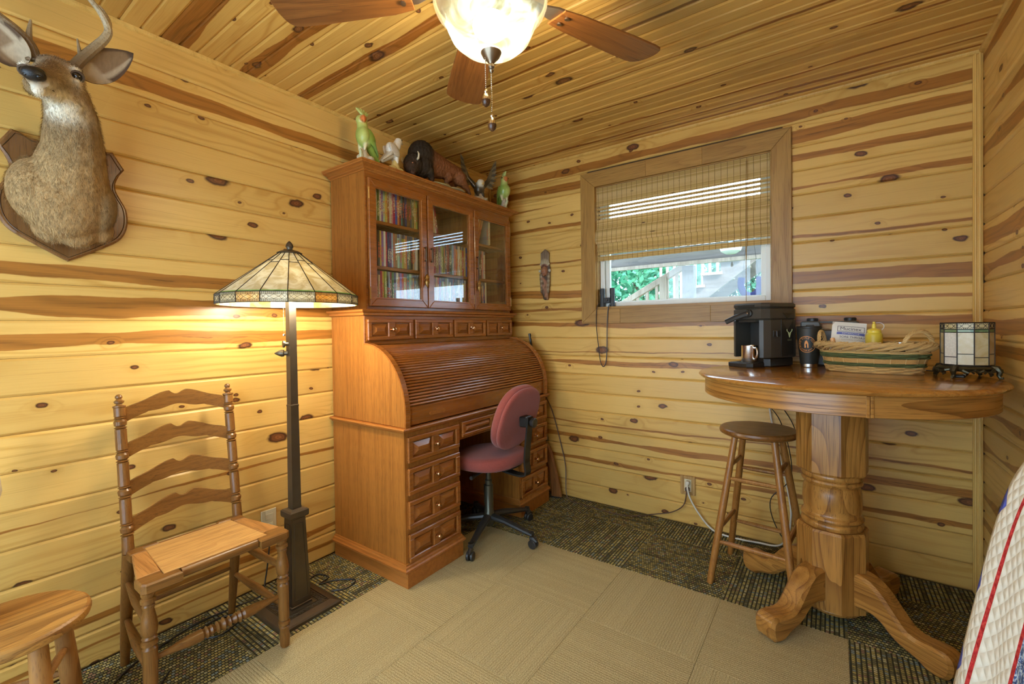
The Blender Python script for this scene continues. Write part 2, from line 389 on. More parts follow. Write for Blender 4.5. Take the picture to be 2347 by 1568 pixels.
# blobs: union of ellipsoids / tapered limbs remeshed into one continuous skin, coloured by the nearest piece
def blob(name, prims, voxel, mat, parent=None, smooth=6, lam=.5, noise=0.0, nscale=60, soft=1.0, floor=None, back=None):
    b = MB()
    for p in prims:
        if p[0] == 'e': b.ell(p[1], p[2], 20, 14, rot=p[4] if len(p) > 4 and p[4] is not None else None)
        else:
            A, B, ra, rb = Vector(p[1]), Vector(p[2]), p[3], p[4]
            b.ell(A, ra, 14, 10); b.ell(B, rb, 14, 10)
            L = (B-A).length
            b.lathe([(ra, 0), (rb, L)], seg=14, M=align(B-A, A))
    me = b.mesh(name+'_src'); o = link(name+'_src', me)
    md = o.modifiers.new('r', 'REMESH'); md.mode = 'VOXEL'; md.voxel_size = voxel; md.adaptivity = 0
    bpy.context.view_layer.update()
    m2 = bpy.data.meshes.new_from_object(o.evaluated_get(bpy.context.evaluated_depsgraph_get()))
    bpy.data.objects.remove(o); bpy.data.meshes.remove(me)
    n = len(m2.vertices); V = np.empty(n*3); m2.vertices.foreach_get('co', V); V = V.reshape(-1, 3)
    E = np.empty(len(m2.edges)*2, dtype=np.int64); m2.edges.foreach_get('vertices', E); E = E.reshape(-1, 2)
    deg = np.bincount(E.ravel(), minlength=n).reshape(-1, 1).astype(float)
    for it in range(smooth*2):
        S = np.zeros_like(V)
        np.add.at(S, E[:, 0], V[E[:, 1]]); np.add.at(S, E[:, 1], V[E[:, 0]])
        l = lam if it % 2 == 0 else -lam*.72
        V = V + l*(S/np.maximum(deg, 1)-V)
    D = []; C = []
    for p in prims:
        if p[0] == 'e':
            c = np.array(p[1]); r = np.array(p[2] if isinstance(p[2], (list, tuple)) else [p[2]]*3, float); q = V-c
            if len(p) > 4 and p[4] is not None: q = q @ np.array(p[4].to_3x3() if hasattr(p[4], 'to_3x3') else p[4])
            D.append((np.linalg.norm(q/r, axis=1)-1)*r.min()); C.append(p[3])
        else:
            A = np.array(p[1]); Bv = np.array(p[2]); d = Bv-A; tt = np.clip(((V-A)@d)/max(d@d, 1e-12), 0, 1)
            D.append(np.linalg.norm(V-A-tt[:, None]*d, axis=1)-(p[3]+(p[4]-p[3])*tt)); C.append(p[5])
    D = np.array(D); C = np.array(C); sg = voxel*1.2*soft
    Wt = np.exp(-np.clip((D-D.min(0))/sg, 0, 40)); Wt /= Wt.sum(0); colr = Wt.T @ C
    if noise:
        rs = np.random.RandomState(3); ph = rs.rand(6, 3)*6; fr = rs.randn(6, 3)*nscale
        nz = sum(np.sin(V@fr[i]+ph[i, 0]) for i in range(6))/6
        m2.vertices.foreach_set('co', V.ravel()); m2.update()
        N = np.empty(n*3); m2.vertices.foreach_get('normal', N); V = V+N.reshape(-1, 3)*(nz*noise)[:, None]
        colr = colr*(1+nz*.25)[:, None]
    if back is not None: V[:, 0] = np.maximum(V[:, 0], back)     # flat where it meets its plaque
    if floor is not None: V[:, 2] = np.maximum(V[:, 2], floor)   # flat underside where it stands
    m2.vertices.foreach_set('co', V.ravel()); m2.update()
    ca = m2.color_attributes.new('Col', 'FLOAT_COLOR', 'POINT')
    ca.data.foreach_set('color', np.c_[np.clip(colr, 0, 1), np.ones(n)].ravel())
    m2.polygons.foreach_set('use_smooth', [True]*len(m2.polygons)); m2.name = name
    m2.materials.clear(); m2.materials.append(mat)
    return link(name, m2, parent)
# ------------------------------------------------------------------ materials of the setting
W, H, YF = 2.795, 2.44, -3.67
PINE = pine('pine_wall', (.70, .432, .118), (.52, .272, .050), (.40, .160, .026))
PINE_C = pine('pine_ceiling', (.66, .382, .092), (.46, .215, .038), (.34, .120, .019), rough=.27, kt=.14)
def trim_wood(): return wood('pine_trim', (.68, .42, .11), (.50, .27, .052), 'z', .4, 20, .35, .2)
TRIM = trim_wood()
CASING = wood('oak_casing', (.40, .215, .048), (.26, .120, .022), 'x', .42, 30, .45, .6)
CASING_V = wood('oak_casing_upright', (.40, .215, .048), (.26, .120, .022), 'z', .42, 30, .45, .6)
VINYL = plain('white_vinyl', (.72, .72, .66), .35, var=.04)
PANE = glass_thin('window_glass')
SLAB = plain('wall_backing', (.10, .055, .02), .9, var=.2)

def carpet(name, dark):
    m, t = nt(name); g = G(t); co = g.n('ShaderNodeTexCoord').outputs['Object']; rnd = g.n('ShaderNodeObjectInfo').outputs['Random']
    o = g.sep(co)
    if dark:
        py, px = .0155, .0115
        ry = g.m('DIVIDE', o[1], py); row = g.m('FLOOR', ry); fy = g.m('FRACT', ry)
        rx = g.m('ADD', g.m('DIVIDE', o[0], px), g.m('MULTIPLY', g.m('FRACT', g.m('MULTIPLY', row, .5)), 1.0)); fx = g.m('FRACT', rx); cl = g.m('FLOOR', rx)
        wn = g.n('ShaderNodeTexWhiteNoise', {'Vector': g.xyz(row, cl, g.m('MULTIPLY', rnd, 50.0))}, noise_dimensions='3D')
        streak = g.noise(g.xyz(g.m('MULTIPLY', o[0], 3.0), g.m('ADD', g.m('MULTIPLY', o[1], 34.0), g.m('MULTIPLY', rnd, 40.0)), 0.0), 1.0, 2.0, .6)
        streak2 = g.noise(g.xyz(g.m('MULTIPLY', o[0], 14.0), g.m('ADD', g.m('MULTIPLY', o[1], 5.0), g.m('MULTIPLY', rnd, 20.0)), 2.0), 1.0, 2.0, .6)
        loop = g.m('MULTIPLY', g.ss(g.m('ABSOLUTE', g.m('SUBTRACT', fy, .5)), .40, .22), g.ss(g.m('ABSOLUTE', g.m('SUBTRACT', fx, .5)), .48, .28))
        cr = g.n('ShaderNodeValToRGB'); cr.color_ramp.interpolation = 'CONSTANT'; e = cr.color_ramp.elements
        cols = [(0, (.42, .33, .105)), (.30, (.28, .235, .085)), (.50, (.17, .15, .07)), (.66, (.46, .40, .20)), (.80, (.22, .25, .21)), (.92, (.29, .17, .10))]
        e[0].position = 0; e[0].color = (*cols[0][1], 1); e[1].position = cols[1][0]; e[1].color = (*cols[1][1], 1)
        for p, c in cols[2:]: q = e.new(p); q.color = (*c, 1)
        g.set(cr.inputs[0], wn.outputs['Value'])
        br = g.m('MULTIPLY', g.ss(streak, .30, .66), g.m('ADD', .55, g.m('MULTIPLY', streak2, .9)))
        c = g.mix(g.m('MULTIPLY', loop, g.m('ADD', .30, g.m('MULTIPLY', br, 1.25)), clamp=True), (.046, .041, .022), cr.outputs[0])
        nrm = g.bump(loop, .6, .003)
        g.out(g.bsdf(c, .95, 0, .1, nrm))
    else:
        nz = g.noise(co, 300.0, 2.0, .75); n2 = g.noise(co, 9.0, 2.0)
        ry = g.m('FRACT', g.m('DIVIDE', g.m('ADD', o[1], g.m('MULTIPLY', nz, .003)), .0105)); rib = g.ss(g.m('ABSOLUTE', g.m('SUBTRACT', ry, .5)), .5, .2)
        c = g.mix(g.ss(nz, .34, .66), (.235, .180, .080), (.60, .490, .255)); c = g.mix(g.m('MULTIPLY', g.m('SUBTRACT', 1.0, rib), g.m('MULTIPLY', g.ss(g.noise(g.xyz(0.0, g.m('MULTIPLY', o[1], 30.0), rnd), 1.0, 2.0), .35, .6), .45)), c, (.19, .14, .06))
        c = g.mix(g.m('MULTIPLY', n2, .25), c, (.42, .31, .14))
        nrm = g.bump(g.m('ADD', g.m('MULTIPLY', rib, .5), nz), .5, .003)
        g.out(g.bsdf(c, .97, 0, .08, nrm))
    return m
TILE_D, TILE_T = carpet('carpet_dark', True), carpet('carpet_tan', False)

# ------------------------------------------------------------------ floor
fl = struct(MB().box(-.1, W+.1, YF-.1, .25, -.12, -.006).build('floor', SLAB))
xs = [0, .462] + [.462+.457*k for k in range(1, 5)] + [W]
ys = [0, -.242] + [-.242-.457*k for k in range(1, 8)] + [YF]
_tc = {}
for i in range(len(xs)-1):
    for j in range(len(ys)-1):
        a, b2, c, d = xs[i], xs[i+1], ys[j+1], ys[j]
        if c < YF-.001: c = YF
        if d-c < .02: continue
        tan = (i >= 1 and b2 < 2.30 and d < -.6)
        turn = (i+j) % 2
        w_, h_ = (b2-a-.0008, d-c-.0008)
        if turn: w_, h_ = h_, w_
        key = (round(w_, 3), round(h_, 3), tan)
        if key not in _tc:
            _tc[key] = MB().box(-w_/2, w_/2, -h_/2, h_/2, -.006, 0, .0012).mesh('carpet_tile'); _tc[key].materials.append(TILE_T if tan else TILE_D)
        o = link('carpet_tile', _tc[key], fl, tr((a+b2)/2, (c+d)/2, 0) @ rotm('Z', 90*turn))

# ------------------------------------------------------------------ planked walls
PITCH, ZOFF = .1287, -.006
_pc = {}
def plank_mesh(L, h, mat, mid_groove=False):
    key = (round(L, 4), round(h, 4), mat.name, mid_groove)
    if key in _pc: return _pc[key]
    a = h/2-.0005; c = .0085; t = .012
    prof = [(t, -a), (.0068, -a), (.0015, -a+c*.7), (0, -a+c), (0, a-c), (.0015, a-c*.7), (.0068, a), (t, a)]
    if mid_groove: prof = [(t, -a), (.0048, -a), (0, -a+c), (0, -.006), (.0055, -.0012), (.0055, .0012), (0, .006), (0, a-c), (.0048, a), (t, a)]
    m = MB().prism(prof, .0004, L-.0004, 'x').mesh('plank'); m.materials.append(mat); _pc[key] = m; return m
rp = random.Random(21)
def put_plank(parent, M, L, h, mat, heart, hoff, tone=0.0, mg=False, name='plank'):
    o = link(name, plank_mesh(L, h, mat, mg), parent, M)
    o['heart'] = float(heart); o['hoff'] = float(hoff); o['tone'] = float(tone); return o
def rows():
    out = []; k = 0
    while True:
        z0 = max(0, ZOFF+PITCH*k); z1 = min(H, ZOFF+PITCH*(k+1))
        if z1-z0 > .02: out.append((k, z0, z1))
        k += 1
        if ZOFF+PITCH*k >= H-.001: return out
HL = {17: (.95, -.012), 11: (.75, -.026), 10: (1.25, -.005), 9: (.85, -.006), 4: (.25, .01), 1: (.5, -.02), 15: (.0, 0), 13: (.0, 0), 6: (.0, 0), 0: (.3, .01)}
HB = {18: (.85, -.03), 17: (1.0, -.006), 16: (.65, .0), 15: (.5, -.03), 11: (1.0, .0), 10: (.75, .012), 9: (.7, .03), 8: (.12, -.03), 7: (.5, .02), 4: (.2, -.02), 3: (.6, 0), 2: (.4, -.02), 13: (.25, -.03)}
HR = {18: (.9, .02), 16: (.8, 0), 15: (.95, -.01), 12: (1.1, 0), 11: (1.2, .0), 9: (1.0, 0), 8: (.7, .02), 6: (.7, .0), 5: (.9, -.02), 3: (.7, .01), 1: (.6, 0), 2: (.5, .02)}

wl = struct(MB().box(-.12, -.012, YF-.1, .12, -.1, H+.1).build('wall_left', SLAB))
for k, z0, z1 in rows():
    h, off = HL.get(k, (0.0, 0)); zc = (z0+z1)/2
    cuts = [YF, 0]
    if k in (1, 8, 14): cuts = [YF, {1: -2.52, 8: -3.0, 14: -2.95}[k], 0]
    for a, b2 in zip(cuts, cuts[1:]):
        put_plank(wl, tr(0, a, zc) @ rotm('Z', 90), b2-a, z1-z0, PINE, h, off, rp.uniform(-.05, .05))
WX0, WX1, WZ0, WZ1 = .925, 1.975, 1.348, 2.188
def slab_with_hole(name, y0, y1, x0, x1, z0, z1):
    m = MB(); m.box(-.12, x0, y0, y1, -.1, H+.1).box(x1, W+.12, y0, y1, -.1, H+.1).box(x0, x1, y0, y1, -.1, z0).box(x0, x1, y0, y1, z1, H+.1)
    return struct(m.build(name, SLAB))
wb = slab_with_hole('wall_back', .012, .13, WX0, WX1, WZ0, WZ1)
for k, z0, z1 in rows():
    h, off = HB.get(k, (0.0, 0)); zc = (z0+z1)/2; tn = rp.uniform(-.05, .05)
    if z1 > WZ0-.02 and z0 < WZ1+.02:
        put_plank(wb, tr(0, 0, zc), .86, z1-z0, PINE, h*.8, off, tn); put_plank(wb, tr(2.03, 0, zc), W-2.03, z1-z0, PINE, h, off, tn)
    else: put_plank(wb, tr(0, 0, zc), W, z1-z0, PINE, h, off, tn)
wr = struct(MB().box(W+.012, W+.12, YF-.1, .12, -.1, H+.1).build('wall_right', SLAB))
for k, z0, z1 in rows():
    h, off = HR.get(k, (0.0, 0))
    put_plank(wr, tr(W, 0, (z0+z1)/2) @ rotm('Z', -90), -YF, z1-z0, PINE, h, off, rp.uniform(-.05, .03))
FX0, FX1, FZ0, FZ1 = .22, 2.58, .14, 2.16
wf = slab_with_hole('wall_front', YF-.13, YF-.012, FX0, FX1, FZ0, FZ1)
for k, z0, z1 in rows():
    zc = (z0+z1)/2; hh = rp.choice([0, 0, .6, .9])
    if z1 > FZ0-.02 and z0 < FZ1+.02:
        put_plank(wf, tr(FX0-.05, YF, zc) @ rotm('Z', 180), FX0-.05, z1-z0, PINE, hh, 0); put_plank(wf, tr(W, YF, zc) @ rotm('Z', 180), W-FX1-.05, z1-z0, PINE, hh, 0)
    else: put_plank(wf, tr(W, YF, zc) @ rotm('Z', 180), W, z1-z0, PINE, hh, 0)

# ------------------------------------------------------------------ ceiling boards
ce = struct(MB().box(-.12, W+.12, YF-.13, .13, H+.012, H+.1).build('ceiling', SLAB))
CP = .1304; e0 = -2.181
ks = sorted([e0+CP*i for i in range(-12, 18) if YF+.001 < e0+CP*i < -.02]+[YF, 0.0])
rc_ = random.Random(5)
for a, b2 in zip(ks, ks[1:]):
    hh = rc_.choice([0, 0, .9, 1.3, 1.7]) if a < -1.5 else rc_.choice([0, 0, 0, .25, .4, .6]); ho = rc_.uniform(-.035, .035)
    put_plank(ce, tr(0, (a+b2)/2, H) @ rotm('X', 90), W, b2-a, PINE_C, hh, ho, rc_.uniform(-.12, .06), True, 'ceiling_board')

# ------------------------------------------------------------------ trims
def qr(r): return [(0, 0), (r, 0), (r*.92, -r*.45), (r*.6, -r*.8), (0, -r)]
def trim(n, b): return struct(b.build('trim_%d' % n, TRIM))
def ceil_trim(n, path): trim(n, MB().mould(path, [(o, H+z) for o, z in qr(.016)]))
ceil_trim(1, [(0, YF), (0, 0)]); ceil_trim(2, [(0, 0), (W, 0)]); ceil_trim(3, [(W, 0), (W, YF)])
b = MB(); b.box(W-.034, W-.001, -.016, -.0005, .0, H-.016, .004); b.tube([(W-.026, -.016, 0), (W-.026, -.016, H-.017)], .0045, 8); b.tube([(W-.012, -.016, 0), (W-.012, -.016, H-.017)], .0045, 8)
trim(4, b)
trim(5, MB().tube([(.008, -.008, 0), (.008, -.008, H-.016)], .010, 8))

# ------------------------------------------------------------------ the back window
wi = struct(MB().box(WX0-.001, WX0+.006, .0, .125, WZ0, WZ1).box(WX1-.006, WX1+.001, .0, .125, WZ0, WZ1).box(WX0+.006, WX1-.006, .0, .125, WZ0-.001, WZ0+.018).box(WX0+.006, WX1-.006, .0, .125, WZ1-.006, WZ1+.001).build('window_1', CASING))
ox0, ox1, oz0, oz1 = .818, 2.072, 1.252, 2.292
for poly, mt in [([(ox0, oz0), (WX0, WZ0), (WX0, WZ1), (ox0, oz1)], CASING_V), ([(ox1, oz0), (ox1, oz1), (WX1, WZ1), (WX1, WZ0)], CASING_V)]:
    MB().prism(poly, -.020, -.0008, 'y', .003).build('casing_board', mt, wi)
def hcut(z_in, z_out, cuts):
    for a, b2 in zip(cuts, cuts[1:]):
        def edge(x): return (WX0 if x <= ox0 else WX1 if x >= ox1 else x)
        poly = [(a, z_out), (b2, z_out), (edge(b2), z_in), (edge(a), z_in)]
        MB().prism(poly, -.020, -.0008, 'y', .0015).build('casing_board', CASING, wi)
hcut(WZ1, oz1, [ox0, 1.28, 1.62, ox1]); hcut(WZ0, oz0, [ox0, 1.10, 1.66, ox1])
gx0, gx1, gz0, gz1 = WX0+.006, WX1-.006, WZ0+.018, WZ1-.006
def rect_frame(b, x0, x1, z0, z1, w_, y0, y1, bv=.003):
    b.box(x0, x0+w_, y0, y1, z0, z1, bv).box(x1-w_, x1, y0, y1, z0, z1, bv).box(x0+w_, x1-w_, y0, y1, z0, z0+w_, bv).box(x0+w_, x1-w_, y0, y1, z1-w_, z1, bv); return b
rect_frame(MB(), gx0, gx1, gz0, gz1, .030, .050, .115).build('window_frame', VINYL, wi)
sa = rect_frame(MB(), gx0+.032, gx1-.024, gz0+.006, gz1-.032, .030, .068, .098).build('sash', VINYL, wi)
MB().box(gx0+.057, gx1-.047, .082, .086, gz0+.03, gz1-.052).build('glass_pane', PANE, sa)
# unseen window behind the camera, added and widened for daylight fill
w2 = struct(rect_frame(MB(), FX0, FX1, FZ0, FZ1, .06, YF-.12, YF-.0, .004).box((FX0+FX1)/2-.03, (FX0+FX1)/2+.03, YF-.1, YF-.03, FZ0+.06, FZ1-.06).build('fill_window_2', VINYL))
for a, b2 in [(FX0+.06, (FX0+FX1)/2-.03), ((FX0+FX1)/2+.03, FX1-.06)]:
    MB().box(a, b2, YF-.07, YF-.066, FZ0+.06, FZ1-.06).build('glass_pane', PANE, w2)
rect_frame(MB(), FX0-.08, FX1+.08, FZ0-.08, FZ1+.08, .082, YF+.0008, YF+.02, .003).build('casing', CASING, w2)
# ------------------------------------------------------------------ roll-top desk
DL, DD = (.37, .138, .024), (.170, .054, .008)
DESK_V = wood('desk_wood_upright', DL, DD, 'z', .30, 60, .25, .70, tone=.06, stretch=.03)
DESK_H = wood('desk_wood_level', (.335, .112, .020), (.18, .052, .008), 'y', .26, 46, .4, .5, tone=.16, stretch=.05, coat=.35)
DESK_X = wood('desk_wood_across', (.40, .142, .026), (.22, .068, .010), 'x', .30, 46, .3, .45, tone=.1, stretch=.05)
COPPER = plain('copper_knob', (.55, .30, .15), .25, 1.0)
DARKIN = plain('dark_recess', (.05, .018, .006), .7, var=.2)
desk = thing_w('roll_top_desk', 'orange-brown roll-top desk with ribbed tambour and panelled drawers in the corner', 'desk', (.30, -.79, 0))
def knob(parent, x, y, z, mat=COPPER):
    MB().lathe([(.012, 0), (.012, .002), (.005, .004), (.0045, .012), (.010, .016), (.0125, .021), (.010, .026), (.0, .028)], seg=14, M=tr(x, y, z) @ rotm('Y', 90)).build('knob', mat, parent)
def drawer(parent, y0, y1, z0, z1, xf, panels=2, kn=True, t=.018):
    st, rl = .030, .024
    if z1-z0 < .115: st, rl = .026, .020
    n = panels; mid = .046 if n == 2 else 0
    b = MB(); b.box(xf, xf+.003, y0, y1, z0, z1)
    wells = [(y0+st, (y0+y1)/2-mid/2), ((y0+y1)/2+mid/2, y1-st)] if n == 2 else [(y0+st, y1-st)]
    F0, F1 = xf+.0025, xf+t
    # rounded outer edge
    b.box(F0, F1, y0, y1, z0, z0+rl, .004).box(F0, F1, y0, y1, z1-rl, z1, .004).box(F0, F1, y0, y0+st, z0+rl-.004, z1-rl+.004, .004).box(F0, F1, y1-st, y1, z0+rl-.004, z1-rl+.004, .004)
    if n == 2: b.box(F0, F1, wells[0][1], wells[1][0], z0+rl-.004, z1-rl+.004, .003)
    d = b.build('drawer', DESK_H, parent)
    for a, c in wells:
        q = .006; zz0, zz1 = z0+rl+q, z1-rl-q; a += q; c -= q; k = min(.026, (zz1-zz0)*.36)
        v = [(F0, a, zz0), (F0, c, zz0), (F0, c, zz1), (F0, a, zz1), (F0+.004, a, zz0), (F0+.004, c, zz0), (F0+.004, c, zz1), (F0+.004, a, zz1),
             (F1+.001, a+k, zz0+k), (F1+.001, c-k, zz0+k), (F1+.001, c-k, zz1-k), (F1+.001, a+k, zz1-k)]
        f = [(0, 1, 5, 4), (1, 2, 6, 5), (2, 3, 7, 6), (3, 0, 4, 7), (4, 5, 9, 8), (5, 6, 10, 9), (6, 7, 11, 10), (7, 4, 8, 11), (8, 9, 10, 11), (3, 2, 1, 0)]
        MB().add(v, f).build('raised_panel', DESK_H, d)
    if kn: knob(d, F1, (y0+y1)/2, (z0+z1)/2)
    return d
X0, XF = .016, .588
YA, YB, YC, YD = -1.440, -1.058, -.490, -.150
for a, c in ((YA, YB), (YC, YD)):
    MB().box(X0, XF-.002, a, a+.02, .10, .737).build('side_panel', DESK_V, desk)
    MB().box(X0, XF-.002, c-.02, c, .10, .737).build('side_panel', DESK_V, desk)
    MB().box(XF-.02, XF+.004, a+.0005, c-.0005, .10, .737).build('face_frame', DESK_V, desk)
    pl_ = [(X0, a-.004), (XF+.020, a-.004), (XF+.020, c+.004), (X0, c+.004)]
    MB().prism(pl_, 0.0, .078, 'z', .001).build('plinth', DESK_X, desk)
    prof = [(-.012, .076), (.016, .076), (.020, .080), (.020, .088), (.014, .094), (.012, .102), (.007, .106), (.005, .114), (-.012, .114)]
    MB().mould([(X0, a), (XF+.006, a), (XF+.006, c), (X0, c)], prof).build('base_moulding', DESK_X, desk)
MB().box(.05, .068, YB-.002, YC+.002, .12, .737).build('modesty_panel', DESK_V, desk)
MB().box(X0, XF-.03, YB-.002, YC+.002, .725, .737).build('top_panel', DESK_H, desk)
MB().box(.30, XF+.004, YB, YC, .625, .630).box(XF-.02, XF+.004, YB, YC, .630, .737).build('apron', DESK_H, desk)
for z0, z1 in ((.592, .716), (.436, .566), (.276, .409), (.118, .250)):
    drawer(desk, YA+.012, YB-.010, z0, z1, XF+.004); drawer(desk, YC+.012, YD-.008, z0, z1, XF+.004)
drawer(desk, YB+.012, YC-.012, .638, .722, XF+.004, 2, False)
# writing ledge
prof = [(-.02, .737), (.006, .737), (.010, .741), (.012, .746), (.022, .750), (.024, .756), (.020, .762), (-.02, .762)]
MB().mould([(X0, YA), (XF+.006, YA), (XF+.006, YD), (X0, YD)], prof).build('ledge_moulding', DESK_X, desk)
MB().box(X0, XF+.004, YA+.002, YD-.002, .7372, .762).build('desktop', DESK_H, desk)
# curved ends
def curve_side(off=0.0):
    pts = []
    for k in range(0, 19):
        a = PI/2*k/18; pts.append((.300+(.306-off)*math.cos(a), .830+(.332-off)*math.sin(a)))
    return pts
poly = [(X0, .7625), (.604, .7625)] + curve_side() + [(.298, 1.305), (X0, 1.305)]
for y0, y1 in ((YA, YA+.024), (YD-.024, YD)):
    MB().prism(poly, y0, y1, 'y', .002).build('curved_side', DESK_V, desk)
    edge = [(x, z) for x, z in [(.606, .7625)]+[(.300+.308*math.cos(PI/2*k/18), .830+.334*math.sin(PI/2*k/18)) for k in range(19)]]
    inner = [(.300+.300*math.cos(PI/2*k/18), .830+.326*math.sin(PI/2*k/18)) for k in range(18, -1, -1)]+[(.598, .7625)]
    MB().prism(edge+inner, y0-.0008 if y0 == YA else y0-.004, y1+.004 if y0 == YA else y1+.0008, 'y').build('edge_band', DESK_H, desk)
# tambour slats on the curve
ye0, ye1 = YA+.024, YD-.024
NS = 29
rx_, rz_ = .306-.018, .332-.018
def arc(a): return (.300+rx_*math.cos(a), .830+rz_*math.sin(a))
sl = [(-.001, -.0070), (.0030, -.0062), (.0062, -.0036), (.0072, 0), (.0062, .0036), (.0030, .0062), (-.001, .0070), (-.005, .0070), (-.005, -.0070)]
smesh = MB().prism(sl, ye0+.002, ye1-.002, 'y').mesh('tambour_slat'); smesh.materials.append(DESK_H)
for k in range(NS):
    a = math.radians(5.0+83.0*(k+.5)/NS); x, z = arc(a); dx, dz = -rx_*math.sin(a), rz_*math.cos(a)
    nx, nz = dz, -dx; ang = math.atan2(nz, nx)
    link('tambour_slat', smesh, desk, tr(x, 0, z) @ Matrix.Rotation(-ang, 4, 'Y'))
MB().box(.10, .30, ye0, ye1, 1.135, 1.150).build('tambour_runner', DARKIN, desk)
lip = MB().box(.570, .592, ye0+.001, ye1-.001, .7635, .856, .006).build('tambour_lip', DESK_H, desk)
for yy in (ye0+.20, ye1-.20): MB().prism([(yy-.05, .797), (yy+.05, .797), (yy+.056, .803), (yy+.056, .809), (yy+.05, .815), (yy-.05, .815), (yy-.056, .809), (yy-.056, .803)], .5915, .5932, 'x').build('finger_pull', DESK_X, lip)
# row of small drawers
MB().box(X0, .292, ye0-.001, ye1+.001, 1.150, 1.303).build('drawer_case', DESK_H, desk)
MB().box(.2915, .304, YA+.001, YD-.001, 1.152, 1.305, .001).build('case_face', DESK_H, desk)
for y0, y1 in ((-1.428, -1.122), (-1.106, -.796), (-.780, -.468), (-.453, -.160)): drawer(desk, y0, y1, 1.176, 1.287, .304, t=.016)
prof = [(-.02, 1.3055), (.010, 1.3055), (.014, 1.310), (.014, 1.318), (.020, 1.322), (.030, 1.326), (.031, 1.333), (.026, 1.337), (-.02, 1.337)]
MB().mould([(X0, YA), (.303, YA), (.303, YD), (X0, YD)], prof).build('top_moulding', DESK_X, desk)
MB().box(X0, .300, YA+.002, YD-.002, 1.3055, 1.337).build('case_top', DESK_H, desk)

# ------------------------------------------------------------------ glazed hutch on the desk
HA, HB_, HXF = -1.428, -.178, .306
GLASS_H = glass_thin('cabinet_glass', (.97, .98, .96), 1.9)
hut = thing_w('glazed_hutch', 'orange-brown display hutch with three glazed doors standing on the roll-top desk', 'cabinet', (.15, -.80, 1.337))
MB().box(X0, HXF, HA, HA+.02, 1.3375, 2.046).build('side_panel', DESK_V, hut)
MB().box(X0, HXF, HB_-.02, HB_, 1.3375, 2.046).build('side_panel', DESK_V, hut)
MB().box(X0, X0+.008, HA+.02, HB_-.02, 1.3375, 2.046).build('back_panel', DESK_V, hut)
MB().box(X0+.008, HXF, HA+.02, HB_-.02, 1.3375, 1.356).build('bottom_panel', DESK_H, hut)
MB().box(X0+.008, HXF, HA+.02, HB_-.02, 2.026, 2.046).build('top_panel', DESK_H, hut)
bays = [(-1.418, -1.020), (-1.010, -.602), (-.592, -.190)]
for yy in (-1.015, -.597): MB().box(X0+.008, HXF-.004, yy-.008, yy+.008, 1.356, 2.026).build('partition', DESK_V, hut)
ff = MB(); ff.box(HXF, HXF+.006, HA, HB_, 2.012, 2.046).box(HXF, HXF+.006, HA, HB_, 1.3375, 1.352)
ff.box(HXF, HXF+.006, HA, HA+.010, 1.352, 2.012).box(HXF, HXF+.006, HB_-.012, HB_, 1.352, 2.012)
for yy in (-1.015, -.597): ff.box(HXF, HXF+.006, yy-.006, yy+.006, 1.352, 2.012)
ff.build('face_frame', DESK_H, hut)
SH = [1.572, 1.812]
edges = [HA+.020, -1.023, -1.007, -.605, -.589, HB_-.020]
for i in range(3):
    for z in SH: MB().box(X0+.008, .285, edges[2*i], edges[2*i+1], z-.018, z, .002).build('shelf', DESK_H, hut)
prof = [(-.03, 2.0460), (.004, 2.0460), (.008, 2.0507), (.016, 2.0543), (.020, 2.0602), (.034, 2.0673), (.046, 2.0708), (.048, 2.0756), (.054, 2.0791), (.054, 2.0850), (.048, 2.0880), (-.03, 2.0880)]
MB().mould([(X0, HA), (HXF+.006, HA), (HXF+.006, HB_), (X0, HB_)], prof).build('crown_moulding', DESK_X, hut)
MB().box(X0, HXF, HA, HB_, 2.070, 2.0875).build('hutch_top', DESK_H, hut)
DARKBRZ = plain('dark_bronze', (.10, .060, .035), .35, .9)
BRASS = plain('aged_brass', (.50, .33, .12), .35, 1.0)
